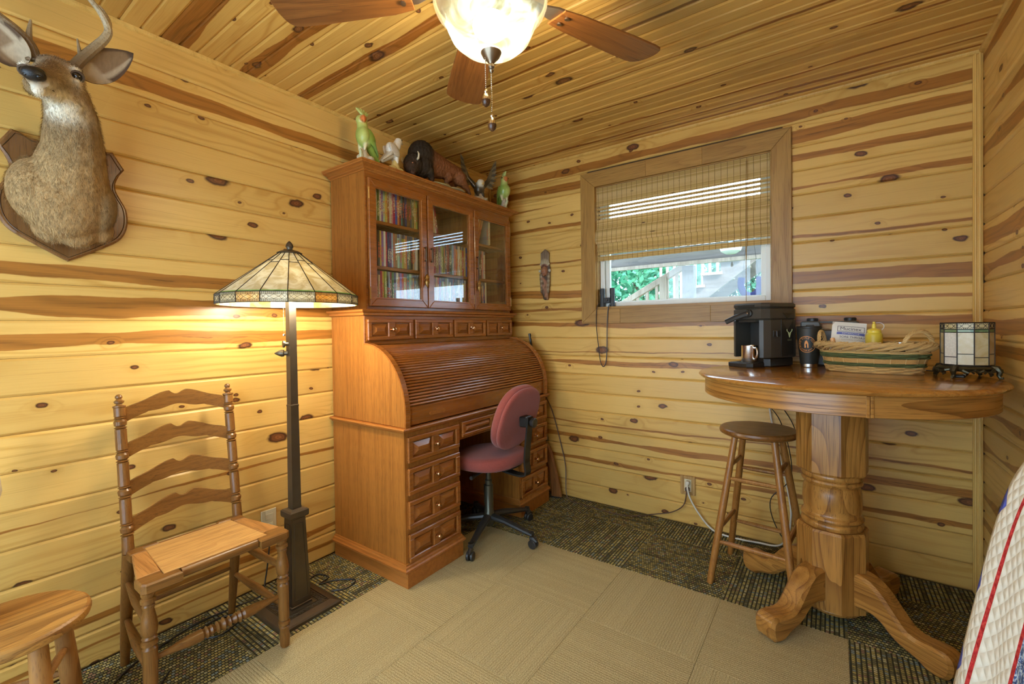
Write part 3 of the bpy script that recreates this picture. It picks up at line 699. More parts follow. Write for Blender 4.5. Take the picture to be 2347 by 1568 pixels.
for i, (y0, y1) in enumerate(bays):
    z0, z1, s = 1.354, 2.010, .040; x0, x1 = HXF+.0065, HXF+.026
    b = MB()
    b.prism([(y0, z0), (y1, z0), (y1-s, z0+s), (y0+s, z0+s)], x0, x1, 'x', .003).prism([(y0, z1), (y0+s, z1-s), (y1-s, z1-s), (y1, z1)], x0, x1, 'x', .003)
    b.prism([(y0, z0), (y0+s, z0+s), (y0+s, z1-s), (y0, z1)], x0, x1, 'x', .003).prism([(y1, z0), (y1, z1), (y1-s, z1-s), (y1-s, z0+s)], x0, x1, 'x', .003)
    d = b.build('door', DESK_H, hut)
    rect = MB(); q = .006
    for (a, c, e, g_) in ((y0+s-.001, y1-s+.001, z0+s-.001, z0+s+q), (y0+s-.001, y1-s+.001, z1-s-q, z1-s+.001), (y0+s-.001, y0+s+q, z0+s+q, z1-s-q), (y1-s-q, y1-s+.001, z0+s+q, z1-s-q)): rect.box(x0+.002, x1-.005, a, c, e, g_)
    rect.build('glazing_bead', DARKIN if i < 0 else DESK_H, d)
    MB().box(x0+.006, x0+.009, y0+s, y1-s, z0+s, z1-s).build('glass_pane', GLASS_H, d)
    hy = y1-.02 if i == 0 else y0+.02
    hn = MB(); hn.tube([(x1, hy, 1.70), (x1+.012, hy, 1.70), (x1+.014, hy, 1.695)], .004, 8).tube([(x1, hy, 1.625), (x1+.012, hy, 1.625), (x1+.014, hy, 1.63)], .004, 8)
    hn.lathe([(.003, 0), (.006, .01), (.004, .02), (.006, .04), (.004, .06), (.006, .075), (.003, .085)], (x1+.014, hy, 1.62), 10)
    hd = hn.build('handle', DARKBRZ, d)
    if i != 1:
        MB().tube([(x1+.014, hy-.003, 1.62), (x1+.013, hy-.006, 1.53)], .0022, 6).tube([(x1+.014, hy+.003, 1.62), (x1+.013, hy+.006, 1.53)], .0022, 6).build('cord_loop', plain('tassel_cord', (.10, .05, .03), .9), hd)
        MB().lathe([(.0, .035), (.006, .03), (.012, .02), (.015, .008), (.010, .0), (.016, -.012), (.011, -.026), (.003, -.042), (.0, -.046)], (x1+.016, hy, 1.515), 9).build('tassel', BRASS, hd)
    hy2 = y0 if i == 0 else y1
    for hz in (1.42, 1.93): MB().tube([(x1-.002, hy2, hz-.03), (x1-.002, hy2, hz+.03)], .0035, 8).build('hinge', BRASS, d)

# ------------------------------------------------------------------ disc cases on the hutch shelves
def spine_mat():
    m, t = nt('disc_case_print'); g = G(t); oi = g.n('ShaderNodeObjectInfo'); co = g.n('ShaderNodeTexCoord').outputs['Object']; o = g.sep(co)
    r = oi.outputs['Random']; c = oi.outputs['Color']
    cell = g.n('ShaderNodeTexWhiteNoise', {'Vector': g.xyz(g.m('FLOOR', g.m('MULTIPLY', o[1], 500.0)), g.m('FLOOR', g.m('MULTIPLY', o[2], 190.0)), g.m('MULTIPLY', r, 99.0))}, noise_dimensions='3D').outputs['Value']
    band = g.m('MULTIPLY', g.m('GREATER_THAN', o[2], g.m('ADD', .02, g.m('MULTIPLY', r, .05))), g.m('LESS_THAN', o[2], g.m('ADD', .10, g.m('MULTIPLY', r, .06))))
    core = g.m('LESS_THAN', g.m('ABSOLUTE', o[1]), .0042)
    txt = g.m('MULTIPLY', g.m('MULTIPLY', band, core), g.m('GREATER_THAN', cell, .5))
    ink = g.mix(g.m('GREATER_THAN', g.m('FRACT', g.m('MULTIPLY', r, 13.0)), .5), (.75, .68, .45), (.65, .12, .06))
    col_ = g.mix(txt, c, ink)
    top = g.m('GREATER_THAN', o[2], .168); col_ = g.mix(g.m('MULTIPLY', top, g.m('GREATER_THAN', g.m('FRACT', g.m('MULTIPLY', r, 7.0)), .55)), col_, (.10, .10, .16))
    g.out(g.bsdf(col_, .35, 0, .4)); return m
SPINE = spine_mat()
dvd_me = MB().box(0, .135, -.0066, .0066, 0, .19, .0012).mesh('disc_case'); dvd_me.materials.append(SPINE)
thick_me = MB().box(0, .135, -.0115, .0115, 0, .19, .0015).mesh('disc_box'); thick_me.materials.append(SPINE)
book_me = MB().box(0, .15, -.010, .010, 0, .20, .001).mesh('book'); book_me.materials.append(SPINE)
PAL = [('black', (.025, .025, .03)), ('navy', (.03, .04, .15)), ('white', (.70, .68, .60)), ('scarlet', (.48, .05, .03)), ('brown', (.18, .09, .04)), ('grey', (.25, .25, .24)), ('tan', (.50, .36, .18)), ('yellow', (.62, .45, .08)), ('green', (.09, .18, .06)), ('orange', (.60, .22, .05)), ('sky-blue', (.30, .42, .58)),
       ('maroon', (.20, .03, .025)), ('cream', (.66, .56, .36)), ('silver', (.45, .46, .46)), ('purple', (.14, .05, .22)), ('teal', (.05, .20, .20)), ('olive', (.22, .20, .06)), ('pink', (.58, .25, .25)), ('slate', (.10, .13, .17)), ('rust', (.36, .12, .04)), ('royal-blue', (.05, .10, .42)), ('charcoal', (.07, .065, .06)), ('gold', (.55, .34, .07)), ('lime', (.34, .42, .08)), ('bronze', (.26, .16, .06)), ('mint', (.40, .58, .42)), ('violet', (.28, .16, .46)), ('beige', (.58, .50, .38)), ('crimson', (.36, .02, .06))]
rd = random.Random(11)
BAYN = ['glass door by the floor lamp', 'middle glass door', 'glass door by the carving']
SHN = ['bottom', 'middle', 'top']
_bag = []
def nextcol():
    if not _bag: _bag.extend(rd.sample(PAL, len(PAL)))
    return _bag.pop()
def case(i, s, y, z, x=.145, tilt=0.0, me=None, colr=None, dx=0.0):
    me = me or (thick_me if rd.random() < .12 else dvd_me); colr = colr or nextcol()
    kind = {'disc_case': 'disc case', 'disc_box': 'boxed disc set', 'book': 'leaning book'}[me.name.split('.')[0]]
    o = link(me.name.split('.')[0], me, None, tr(x+dx, y, z) @ rotm('X', tilt)); o.color = (*colr[1], 1)
    tag(o, '%s-spined %s on %s shelf behind %s' % (colr[0], kind, SHN[s], BAYN[i]), 'book' if me is book_me else 'disc case', 'cases on the %s shelf behind the %s' % (SHN[s], BAYN[i]))
    return .023 if me is thick_me else .0202 if me is book_me else .0136
zs = [1.3565, 1.5725, 1.8125]
for i in range(3):
    for s in range(3):
        _bag.clear(); y = edges[2*i]+.010; yend = edges[2*i+1]-.010
        if i == 1 and s == 2:
            for k in range(5): y += case(i, s, y+.040, zs[s]+.0020, tilt=9)+.0005
            continue
        if i == 2 and s == 2:
            y += .018
            for q_, (tl, cc) in enumerate(((-19, PAL[2]), (-19, PAL[9]), (-19, PAL[19]))): case(i, s, y+.0235*q_, zs[s]+.0040, tilt=tl, me=book_me, colr=cc)
            case(i, s, y+.150, zs[s]+.0005, me=book_me, colr=PAL[5]); case(i, s, y+.172, zs[s]+.0005, me=book_me, colr=PAL[12]); continue
        stop = yend if i < 2 else y+.17
        if i == 1 and s == 0: stop = yend
        while y < stop-.012:
            wd = .0136
            y += case(i, s, y+.007, zs[s]+.0003, dx=rd.uniform(-.006, .004), me=dvd_me if rd.random() > .0 else None)
# ------------------------------------------------------------------ ceiling fan
BLADE = wood('fan_blade_wood', (.235, .088, .020), (.115, .034, .008), 'x', .3, 40, .5, .5, tone=.05)
BRONZE = plain('brushed_bronze', (.25, .19, .13), .32, .9, var=.1)
CHROME = plain('bright_nickel', (.62, .57, .48), .2, 1.0)
KNOBWOOD = wood('dark_knob_wood', (.10, .04, .015), (.05, .018, .006), 'z', .25)
def bowl_glass():
    m, t = nt('alabaster_glass'); g = G(t); co = g.n('ShaderNodeTexCoord').outputs['Object']
    nz = g.noise(co, 9.0, 3, .6, 1.2); f = g.ss(nz, .35, .65)
    o = g.sep(co)
    c = g.mix(f, (.90, .92, .52), (.86, 1.0, .90))
    rimf = g.ss(o[2], 2.098, 2.128)
    st = g.m('MULTIPLY', g.m('ADD', .45, g.m('MULTIPLY', f, 1.1)), FAN_BOWL)
    e = g.n('ShaderNodeEmission', {'Color': c, 'Strength': st}).outputs[0]
    d = g.bsdf((.10, .085, .05), .15, 0, .5)
    wf_ = g.n('ShaderNodeAddShader', {0: e, 1: d}).outputs[0]
    e2 = g.n('ShaderNodeEmission', {'Color': g.mix(f, (.95, .80, .45), (.80, .90, .70)), 'Strength': .42}).outputs[0]
    w2_ = g.n('ShaderNodeAddShader', {0: e2, 1: d}).outputs[0]
    body = g.n('ShaderNodeMixShader', {0: rimf, 1: wf_, 2: w2_}).outputs[0]
    tp = g.n('ShaderNodeBsdfTransparent', {'Color': (1, .93, .80)}).outputs[0]
    g.out(g.n('ShaderNodeMixShader', {0: .55, 1: body, 2: tp}).outputs[0]); return m
FC = (1.45, -1.834)
fan = thing_w('ceiling_fan', 'ceiling fan with walnut blades and a glowing alabaster glass bowl light', 'ceiling fan', (1.45, -1.834, 2.44))
cx, cy = FC
MB().lathe([(.075, 2.44), (.075, 2.425), (.055, 2.39), (.02, 2.375)], (cx, cy, 0), 28).lathe([(.016, 2.38), (.016, 2.30)], (cx, cy, 0), 16).build('canopy', BRONZE, fan)
MB().lathe([(.03, 2.325), (.10, 2.315), (.135, 2.285), (.14, 2.25), (.125, 2.215), (.085, 2.195), (.085, 2.165), (.06, 2.16), (.06, 2.15), (.0, 2.15)], (cx, cy, 0), 32).build('motor_housing', BRONZE, fan)
def blade_poly():
    P = [(.235, -.048), (.30, -.060), (.50, -.073), (.60, -.076)]
    tip = [(.60+.052*math.sin(a)**.6, -.076*math.cos(a)) for a in [PI*k/10 for k in range(1, 10)]]
    return P+tip+[(x, -y) for x, y in P[::-1]]
bm_ = MB().prism(blade_poly(), -.003, .003, 'z', .0015).mesh('blade'); bm_.materials.append(BLADE)
im_ = MB().prism([(.11, -.02), (.17, -.014), (.22, -.035), (.30, -.040), (.315, 0), (.30, .040), (.22, .035), (.17, .014), (.11, .02)], .0032, .010, 'z', .001).lathe([(.008, -.004), (.008, -.0078), (.004, -.009)], (.262, -.02, .0)).lathe([(.008, -.004), (.008, -.0078), (.004, -.009)], (.262, .02, .0)).mesh('blade_iron'); im_.materials.append(BRONZE)
for k in range(5):
    M = tr(cx, cy, 2.205) @ rotm('Z', 66.5+72*k) @ rotm('X', 11)
    bl = link('blade', bm_, fan, M); link('blade_iron', im_, bl)
MB().lathe([(.0, 2.150), (.095, 2.150), (.10, 2.163), (.07, 2.166), (.0, 2.166)], (cx, cy, 0), 32).build('light_fitter', BRONZE, fan)
bowl = [(.020, 2.022), (.05, 2.026), (.085, 2.040), (.112, 2.064), (.124, 2.090), (.130, 2.108), (.142, 2.125), (.157, 2.142), (.163, 2.158), (.160, 2.163)]
inn = [(r-.005 if r > .03 else r, z+.004) for r, z in bowl[::-1]]
gl = MB().lathe(bowl+inn, (cx, cy, 0), 48, cap=False).build('glass_bowl', bowl_glass(), fan)
MB().lathe([(.0, 2.030), (.028, 2.026), (.030, 2.022), (.024, 2.010), (.012, 1.998), (.007, 1.990), (.009, 1.985), (.009, 1.981), (.005, 1.976), (.007, 1.972), (.004, 1.966), (.0, 1.965)], (cx, cy, 0), 24).build('finial', BRONZE, fan)
def chain(dx, dy, z0, z1):
    ch = MB(); n = int((z0-z1)/.0052)
    for i in range(n): ch.ell((cx+dx, cy+dy, z0-.0052*i), .0021, 6, 4)
    c = ch.build('pull_chain', CHROME, fan)
    MB().lathe([(.0, .002), (.0045, 0), (.006, -.006), (.004, -.010), (.007, -.013), (.011, -.024), (.012, -.030)], (cx+dx, cy+dy, z1), 14).build('chain_cap', CHROME, c)
    MB().lathe([(.0125, -.030), (.0125, -.035), (.010, -.043), (.004, -.048), (.0, -.048)], (cx+dx, cy+dy, z1), 14).build('chain_knob', KNOBWOOD, c)
chain(-.010, -.014, 2.005, 1.915); chain(.0, .0, 1.966, 1.848)
MB().ell((cx, cy, 2.098), (.052, .052, .036), 20, 12).build('bulb', emit('fan_bulb_glow', (1, .92, .76), FAN_W/(PI*.026)), fan)
# ------------------------------------------------------------------ turned-wood helpers
def turned(b, p0, p1, prof, seg=14):
    # prof: (t 0..1 along p0->p1, radius)
    A, B = Vector(p0), Vector(p1); L = (B-A).length
    b.lathe([(r, t*L) for t, r in prof], seg=seg, M=align(B-A, A)); return b
OAKC = ((.225, .096, .021), (.105, .038, .007))
CH_Z = wood('chair_oak_upright', *OAKC, 'z', .28, 40, .35, .55, tone=.06)
CH_Y = wood('chair_oak_level', *OAKC, 'y', .28, 40, .35, .6, tone=.10)
CH_X = wood('chair_oak_across', *OAKC, 'x', .28, 40, .35, .6, tone=.10)
SEAT_W = wood('pale_oak_seat', (.60, .34, .110), (.40, .19, .05), 'y', .3, 44, .45, .75, tone=.05)
# ------------------------------------------------------------------ ladder-back chair
lc = thing_w('ladder_back_chair', 'ladder-back oak chair with turned posts and a pale plank seat by the plank wall', 'chair', (.30, -2.18, 0))
PBL, PBR = -2.362, -1.998    # rear posts
def post_pt(y, z): return (lerp(.095, .172, z/.44) if z < .44 else lerp(.172, .100, (z-.44)/.56), y, z)
def ringset(t, R, n=1, g=.012): return [(t-.010, R), (t-.006, R*.78), (t-.003, R*1.12), (t+.003, R*1.12), (t+.006, R*.78), (t+.010, R)]
R0 = .0175
for y in (PBL, PBR):
    b = MB()
    turned(b, post_pt(y, 0), post_pt(y, .44), [(0, .014), (.5, .0185), (1, R0+.001)])
    A, B = post_pt(y, .44), post_pt(y, 1.0); pf = [(0, R0+.001), (.06, R0)]
    for t in (.16, .395, .625, .84):   # vase shapes under each slat
        pf += [(t-.055, R0), (t-.050, R0*.80), (t-.044, R0*1.15), (t-.036, R0*.72), (t-.028, R0*1.05), (t-.005, R0*1.15), (t+.012, R0*.78), (t+.018, R0*1.12), (t+.024, R0*.80), (t+.030, R0)]
    pf += [(.925, R0), (.930, R0*1.15), (.938, R0*1.12), (.944, R0*.6), (.950, R0*.5), (.956, R0*.8), (.968, R0*.9), (.978, R0*.55), (.983, R0*.45), (.990, R0*.62), (1.0, R0*.62), (1.010, R0*.4), (1.014, 0.001)]
    turned(b, A, B, pf, 16); b.build('post', CH_Z, lc)
def slat_poly(y0, y1, zc):
    n = 40; top = []; bot = []
    for i in range(n+1):
        t = i/n; u = abs(2*t-1)
        arch = .048*(1-u**1.7)
        tp = .026+arch+.004*math.sin(min(1, u*1.15)*PI*2)*(u > .15)
        if u < .13: tp -= .014*(1-(u/.13)**2)
        bt = -.026+.042*(1-u**2.0)+.004*math.cos(u*PI*3)*(u < .6)
        y = lerp(y0, y1, t); top.append((y, zc+tp)); bot.append((y, zc+bt))
    return bot+top[::-1]
for zc in (.927, .797, .660, .528):
    x = post_pt(0, zc)[0]; b = MB()
    P = slat_poly(PBL+.010, PBR-.010, 0); m_ = len(P)//2; bow = lambda y: -.020*(1-((y-(PBL+PBR)/2)/.18)**2)
    v = []; f = []
    for y, z in P: v.append((x-.0055+bow(y), y, zc+z))
    for y, z in P: v.append((x+.0055+bow(y), y, zc+z))
    n = len(P)
    for i in range(n): j = (i+1) % n; f.append((i, j, n+j, n+i))
    for i in range(m_-1): f.append((i, i+1, n-2-i, n-1-i)); f.append((n+i, n+n-1-i, n+n-2-i, n+i+1))
    b.add(v, f).build('ladder_slat', CH_Y, lc)
FLy, FRy, FX = -2.392, -1.972, .487
leg_pf = [(0, .013), (.02, .017), (.10, .019), (.16, .016), (.19, .020), (.205, .014), (.215, .021), (.235, .021), (.245, .014), (.26, .019), (.55, .0205), (.58, .021), (.60, .015), (.61, .022), (.63, .022), (.64, .015), (.66, .021), (.675, .0165), (.69, .021), (.74, .023), (.80, .020), (.87, .0145), (.90, .0175), (.915, .0125), (.925, .021), (.95, .021), (.96, .015), (.98, .019), (1, .019)]
for y in (FLy, FRy): turned(MB(), (FX+.01, y, 0), (FX, y, .418), leg_pf, 18).build('front_leg', CH_Z, lc)
# seat: two pale boards between cross members with rounded corner blocks
zs0, zs1 = .418, .452
MB().prism([(.205, -2.325), (.470, -2.345), (.470, -2.018), (.205, -2.038)], zs0+.010, zs1-.001, 'z', .002).build('seat_board', SEAT_W, lc)
for s, ya, yb in ((-1, -2.372, -2.414), (1, -1.990, -1.950)):
    yi0, yi1 = (-2.325, -2.345) if s < 0 else (-2.038, -2.018)
    MB().prism([(.235, yi0), (.440, yi1), (.440, yb-.006*s), (.235, ya-.004*s)], zs0+.008, zs1, 'z', .003).build('seat_end_board', wood('seat_end_oak', (.46, .215, .060), (.27, .105, .024), 'x', .3, 40, .5, .6) if s < 0 else bpy.data.materials['seat_end_oak'], lc)
    MB().prism([(.440, yi1+.06*-s*0), (.440, yb), (.500, yb), (.512, yb-.012*s), (.512, yi1-.040*s), (.472, yi1-.040*s), (.472, yi1)], zs0, zs1+.0006, 'z', .005).build('corner_block', CH_Y, lc)
    MB().prism([(.235, yi0), (.235, ya), (.180, ya), (.180, yi0-.045*s), (.203, yi0-.045*s), (.203, yi0)], zs0+.002, zs1+.0006, 'z', .004).build('corner_block', CH_Y, lc)
MB().tube([(.482, FLy+.09, zs0+.018), (.482, FRy-.09, zs0+.018)], .0165, 14).build('front_rail', CH_Y, lc)
MB().tube([(.190, PBL+.05, zs0+.018), (.190, PBR-.05, zs0+.018)], .0125, 12).build('back_rail', CH_Y, lc)
sp = [(0, .008), (.15, .011), (.5, .0165), (.85, .011), (1, .008)]
for yb, yf in ((PBL, FLy), (PBR, FRy)):
    for zb, zf in ((.330, .310), (.185, .160)):
        turned(MB(), post_pt(yb, zb), (FX, yf, zf), sp, 12).build('side_stretcher', CH_X, lc)
turned(MB(), (FX, FLy, .200), (FX, FRy, .200), [(0, .008), (.10, .0095), (.25, .019), (.34, .020), (.36, .014), (.375, .021), (.395, .014), (.41, .018), (.44, .0105), (.455, .020), (.475, .012), (.5, .0235), (.525, .012), (.545, .020), (.56, .0105), (.59, .018), (.605, .014), (.625, .021), (.64, .014), (.66, .020), (.75, .019), (.90, .0095), (1, .008)], 16).build('front_stretcher', CH_Y, lc)
for z in (.345, .215): turned(MB(), post_pt(PBL, z), post_pt(PBR, z), [(0, .007), (.5, .0095), (1, .007)], 10).build('rear_stretcher', CH_Y, lc)

# ------------------------------------------------------------------ floor lamp
LB = plain('lamp_bronze', (.115, .088, .058), .38, .75, var=.15, vscale=20)
def stained(name, c1, c2, glow, sc=14):
    m, t = nt(name); g = G(t); co = g.n('ShaderNodeTexCoord').outputs['Object']; rnd = g.n('ShaderNodeObjectInfo').outputs['Random']
    nz = g.noise(g.vm('ADD', co, g.xyz(g.m('MULTIPLY', rnd, 20.0), rnd, rnd)), sc, 3, .6, 1.5); c = g.mix(g.ss(nz, .35, .68), c1, c2)
    d = g.bsdf(c, .25, 0, .5); tl = g.n('ShaderNodeBsdfTranslucent', {'Color': c}).outputs[0]
    g.out(g.n('ShaderNodeMixShader', {0: glow, 1: d, 2: tl}).outputs[0]); return m
SG = stained('cream_slag_glass', (.50, .42, .24), (.66, .62, .46), .24)
SGO = stained('amber_slag_glass', (.62, .36, .07), (.70, .52, .20), .25)
SGG = stained('green_slag_glass', (.18, .33, .10), (.30, .45, .16), .35)
LEAD = plain('lead_came', (.035, .028, .022), .5, .6)
lx, ly = .302, -1.818
fln = thing_w('floor_lamp', 'bronze floor lamp with a wide cream stained-glass shade beside the ladder-back chair', 'floor lamp', (lx, ly, 0))
b = MB(); s = .134
def sq(h, z): return [(lx-h, ly-h, z), (lx+h, ly-h, z), (lx+h, ly+h, z), (lx-h, ly+h, z)]
def sqstack(b, st):
    v = []; f = []
    for h, z in st: v += sq(h, z)
    for k in range(len(st)-1):
        for i in range(4): j = (i+1) % 4; f.append((k*4+i, k*4+j, k*4+4+j, k*4+4+i))
    f += [(3, 2, 1, 0), tuple(len(v)-4+i for i in range(4))]; return b.add(v, f)
ba = sqstack(MB(), [(s, 0), (s, .012), (s-.006, .018), (s-.036, .026), (s-.040, .023), (.075, .025)]).build('base', LB, fln)
rel = MB()
for k in range(4):
    M = tr(lx, ly, 0) @ rotm('Z', 90*k)
    for i in range(-7, 8):
        x = i*.0112; rel.box(x-.0042, x+.0042, -.092, -.085, .023, .0265, M=M)
    for i in range(-3, 4):
        x = i*.021; q = .0095
        rel.tube([(x-q, -.077, .0262), (x, -.077-q*.6, .0262), (x+q, -.077, .0262), (x, -.077+q*.6, .0262)], .0012, 5, closed=True, M=M)
    rel.box(-.098, .098, -.0975, -.0945, .024, .028, M=M); rel.box(-.068, .068, -.068, -.065, .024, .028, M=M)
rel.build('base_relief', LB, ba)
st = sqstack(MB(), [(.046, .025), (.046, .034), (.043, .036), (.031, .405), (.031, .410)]).build('tapered_column', LB, fln)
for k in range(4):
    M = tr(lx, ly, 0) @ rotm('Z', 90*k); e = MB()
    v = [(-.030, -.0435, .06), (.030, -.0435, .06), (.0195, -.0328, .385), (-.0195, -.0328, .385)]
    for i in range(4): e.tube([v[i], v[(i+1) % 4]], .0014, 5, M=M)
    e.build('column_bead', LB, st)
sqstack(MB(), [(.030, .408), (.040, .414), (.042, .420), (.042, .440), (.036, .446), (.024, .450)]).build('collar', LB, fln)
sqstack(MB(), [(.0195, .448), (.0175, .90)]).build('lower_pole', LB, fln)
sqstack(MB(), [(.0185, .90), (.0185, .906), (.0165, .909), (.0155, 1.36)]).build('upper_pole', LB, fln)
kx = MB(); dirx = Vector((.47, -.88, 0))
MB().lathe([(.010, 0), (.010, .014), (.015, .016), (.016, .026), (.010, .040), (.003, .052), (0, .054)], seg=14, M=align((-.6, -.8, 0), (lx-.008, ly-.012, 1.135))).build('clamp_knob', LB, fln)
MB().lathe([(.008, 0), (.008, .014), (.0155, .016), (.0155, .022), (.0, .024)], seg=14, M=align((-.25, -.97, 0), (lx, ly-.014, 1.175))).build('clamp_bolt', LB, fln)
NP = 18; Rb, Rt, zb0, zb1, zt = .280, .046, 1.346, 1.386, 1.570
def pp(a, r, z): return (lx+r*math.cos(a), ly+r*math.sin(a), z)
shade = MB().lathe([(Rt, zt-.002), (Rt+.006, zt+.004), (Rt-.008, zt+.012), (.018, zt+.018), (.012, zt+.020), (.012, zt+.026), (.016, zt+.032), (.013, zt+.044), (.006, zt+.054), (0, zt+.058)], (lx, ly, 0), 24).build('shade', LB, fln)
shade.name = 'lamp_shade'
pan = {}
def panel(verts, mat, name='glass_panel', t=.003):
    c = sum((Vector(q) for q in verts), Vector())/len(verts); n = (Vector(verts[1])-Vector(verts[0])).cross(Vector(verts[2])-Vector(verts[0])).normalized()
    v = [Vector(q) for q in verts]+[Vector(q)-n*t for q in verts]; k = len(verts)
    f = [tuple(range(k)), tuple(range(2*k-1, k-1, -1))]+[(i, k+i, k+(i+1) % k, (i+1) % k) for i in range(k)]
    return MB().add(v, f).build(name, mat, shade)
lead = MB()
for k in range(NP):
    a0, a1 = 2*PI*(k-.5)/NP, 2*PI*(k+.5)/NP
    def ring(t): return (lerp(Rb, Rt, t), lerp(zb1, zt, t))
    ts = .74 if k % 2 else .80
    for t0, t1 in ((.035, ts), (ts, 1.0)):
        (r0, z0), (r1, z1) = ring(t0), ring(t1)
        panel([pp(a0, r0, z0), pp(a1, r0, z0), pp(a1, r1, z1), pp(a0, r1, z1)], SG)
    (r0, z0), (r1, z1) = ring(0), ring(.035)
    panel([pp(a0, r0, z0), pp(a1, r0, z0), pp(a1, r1, z1), pp(a0, r1, z1)], SGG, 'green_strip')
    panel([pp(a0, Rb, zb0), pp(a1, Rb, zb0), pp(a1, Rb, zb1), pp(a0, Rb, zb1)], SGO if k % 3 == 0 else SG, 'skirt_panel')
    (rs, zs_) = ring(ts)
    lead.tube([pp(a0, Rb+.001, zb0), pp(a0, Rb+.001, zb1), pp(a0, Rt+.001, zt)], .0018, 5)
    lead.tube([pp(a0, rs+.0012, zs_), pp(a1, rs+.0012, zs_)], .0014, 5)
    for z in (zb0, zb1): lead.tube([pp(a0, Rb+.001, z), pp(a1, Rb+.001, z)], .0017, 5)
    # filigree: rows of small squares and a chain of lozenges
    P0, P1 = Vector(pp(a0, Rb+.0016, 0)), Vector(pp(a1, Rb+.0016, 0))
    def q(u, z): p = P0.lerp(P1, u); return (p.x, p.y, z)
    for z in (zb0+.005, zb0+.010, zb1-.010, zb1-.005): lead.tube([q(0, z), q(1, z)], .0006, 4)
    for i in range(1, 14):
        for za, zb_ in ((zb0, zb0+.010), (zb1-.010, zb1)): lead.tube([q(i/14, za), q(i/14, zb_)], .0006, 4)
    zc = (zb0+zb1)/2
    for cxu, wu in ((.5, .17), (.22, .10), (.78, .10), (.05, .06), (.95, .06)):
        lead.tube([q(max(0, cxu-wu), zc), q(cxu, zc+.009), q(min(1, cxu+wu), zc), q(cxu, zc-.009)], .0007, 4, closed=True)
lead.build('leading', LEAD, shade)
MB().lathe([(.028, 1.50), (.030, 1.47), (.026, 1.43), (.016, 1.40), (.0, 1.395)], (lx+.03, ly, 0), 16).build('bulb', emit('lamp_bulb_glow', (1, .80, .50), 12), fln)
ch = MB()
for i in range(34): ch.ell((lx-.020, ly-.022, 1.40-.0052*i), .0019, 6, 4)
ch.lathe([(.001, 0), (.006, -.004), (.006, -.010), (0, -.014)], (lx-.020, ly-.022, 1.222), 10).build('pull_chain', CHROME, fln)
ld = bpy.data.lights.new('floor_lamp_light', 'POINT'); ld.energy = LAMP_W; ld.color = (1, .92, .78); ld.shadow_soft_size = .045
lo = bpy.data.objects.new('floor_lamp_light', ld); COL.objects.link(lo); lo.parent = fln; lo.location = (.05, -.01, 1.378)

# ------------------------------------------------------------------ round stool seats
STW = ((.24, .098, .020), (.11, .037, .007))
ST_X = wood('stool_oak', *STW, 'x', .3, 34, .5, .6, tone=.08)
ST_Z = wood('stool_oak_leg', (.35, .150, .032), (.18, .062, .011), 'z', .32, 40, .4, .6, tone=.1)
def stool(name, label, c, hgt, rs, rt, rf, rings, rot, mats, offs, leg_r=.0155, thick=.030, kind='stool'):
    t_ = thing_w(name, label, kind, (c[0], c[1], 0))
    MB().lathe([(0, hgt-thick), (rs-.012, hgt-thick), (rs-.003, hgt-thick+.006), (rs, hgt-thick*.5), (rs-.003, hgt-.005), (rs-.010, hgt), (rs*.6, hgt-.001), (0, hgt-.002)], (c[0], c[1], 0), 40).build('seat', mats[0], t_)
    L = []
    for k in range(4):
        a = rot+PI/2*k; top = Vector((c[0]+rt*math.cos(a), c[1]+rt*math.sin(a), hgt-thick+.004)); bot = Vector((c[0]+offs[0]+rf*math.cos(a), c[1]+offs[1]+rf*math.sin(a), 0))
        turned(MB(), bot, top, [(0, leg_r*.85), (.03, leg_r), (.5, leg_r*1.08), (1, leg_r*.9)], 14).build('leg', mats[1], t_); L.append((bot, top))
    for k in range(4):
        for z in rings[k % 2]:
            (b0, t0), (b1, t1) = L[k], L[(k+1) % 4]; p = b0.lerp(t0, z/t0.z); q_ = b1.lerp(t1, z/t1.z)
            turned(MB(), p, q_, [(0, .0075), (.2, .0105), (.5, .0115), (.8, .0105), (1, .0075)], 10).build('rung', mats[1], t_)
    return t_
stool('bar_stool', 'tall round oak bar stool tucked against the pedestal table', (1.954, -.430), .735, .170, .115, .248, ((.20, .50), (.26, .56)), math.radians(220), (ST_X, ST_Z), (0, 0))
OLDW = wood('worn_oak', (.44, .215, .048), (.17, .064, .012), 'y', .45, 26, .65, .6, tone=.05)
stool('low_stool', 'worn low wooden stool with a round plank seat beside the ladder-back chair', (.395, -2.672), .440, .165, .110, .150, ((.17, .29), (.21,)), math.radians(20), (OLDW, wood('worn_oak_leg', (.36, .165, .042), (.2, .08, .018), 'z', .45)), (0, 0), .022, .032)

# ------------------------------------------------------------------ pedestal table
TBL = ((.43, .198, .042), (.16, .056, .009))
TB_X = wood('table_oak_top', (.46, .210, .042), (.26, .100, .018), 'x', .15, 26, .5, .5, coat=.4, tone=.03)
TB_R = wood('table_oak_apron', *TBL, 'x', .28, 22, .7, .6, tone=.05, stretch=.10, rn=24, ring_c=(2.240, -.536, .49))
TB_Z = wood('table_oak_column', *TBL, 'z', .28, 22, .7, .65, tone=.05, stretch=.12, rn=26)
TB_L = wood('table_oak_foot', *TBL, 'x', .28, 30, .65, .5, tone=.12, stretch=.10, rn=24)
tx, ty, TZ = 2.240, -.536, 1.020
tab = thing_w('pedestal_table', 'round oak pub table on a turned octagonal pedestal with four scrolled feet', 'table', (tx, ty, 0))
R_ = .516
prof = [(0, TZ-.022), (R_-.030, TZ-.022), (R_-.016, TZ-.022), (R_-.008, TZ-.020), (R_-.001, TZ-.013), (R_, TZ-.009), (R_-.004, TZ-.004), (R_-.012, TZ-.0015), (R_-.016, TZ), (0, TZ)]
MB().lathe(prof, (tx, ty, 0), 72).build('tabletop', TB_X, tab)
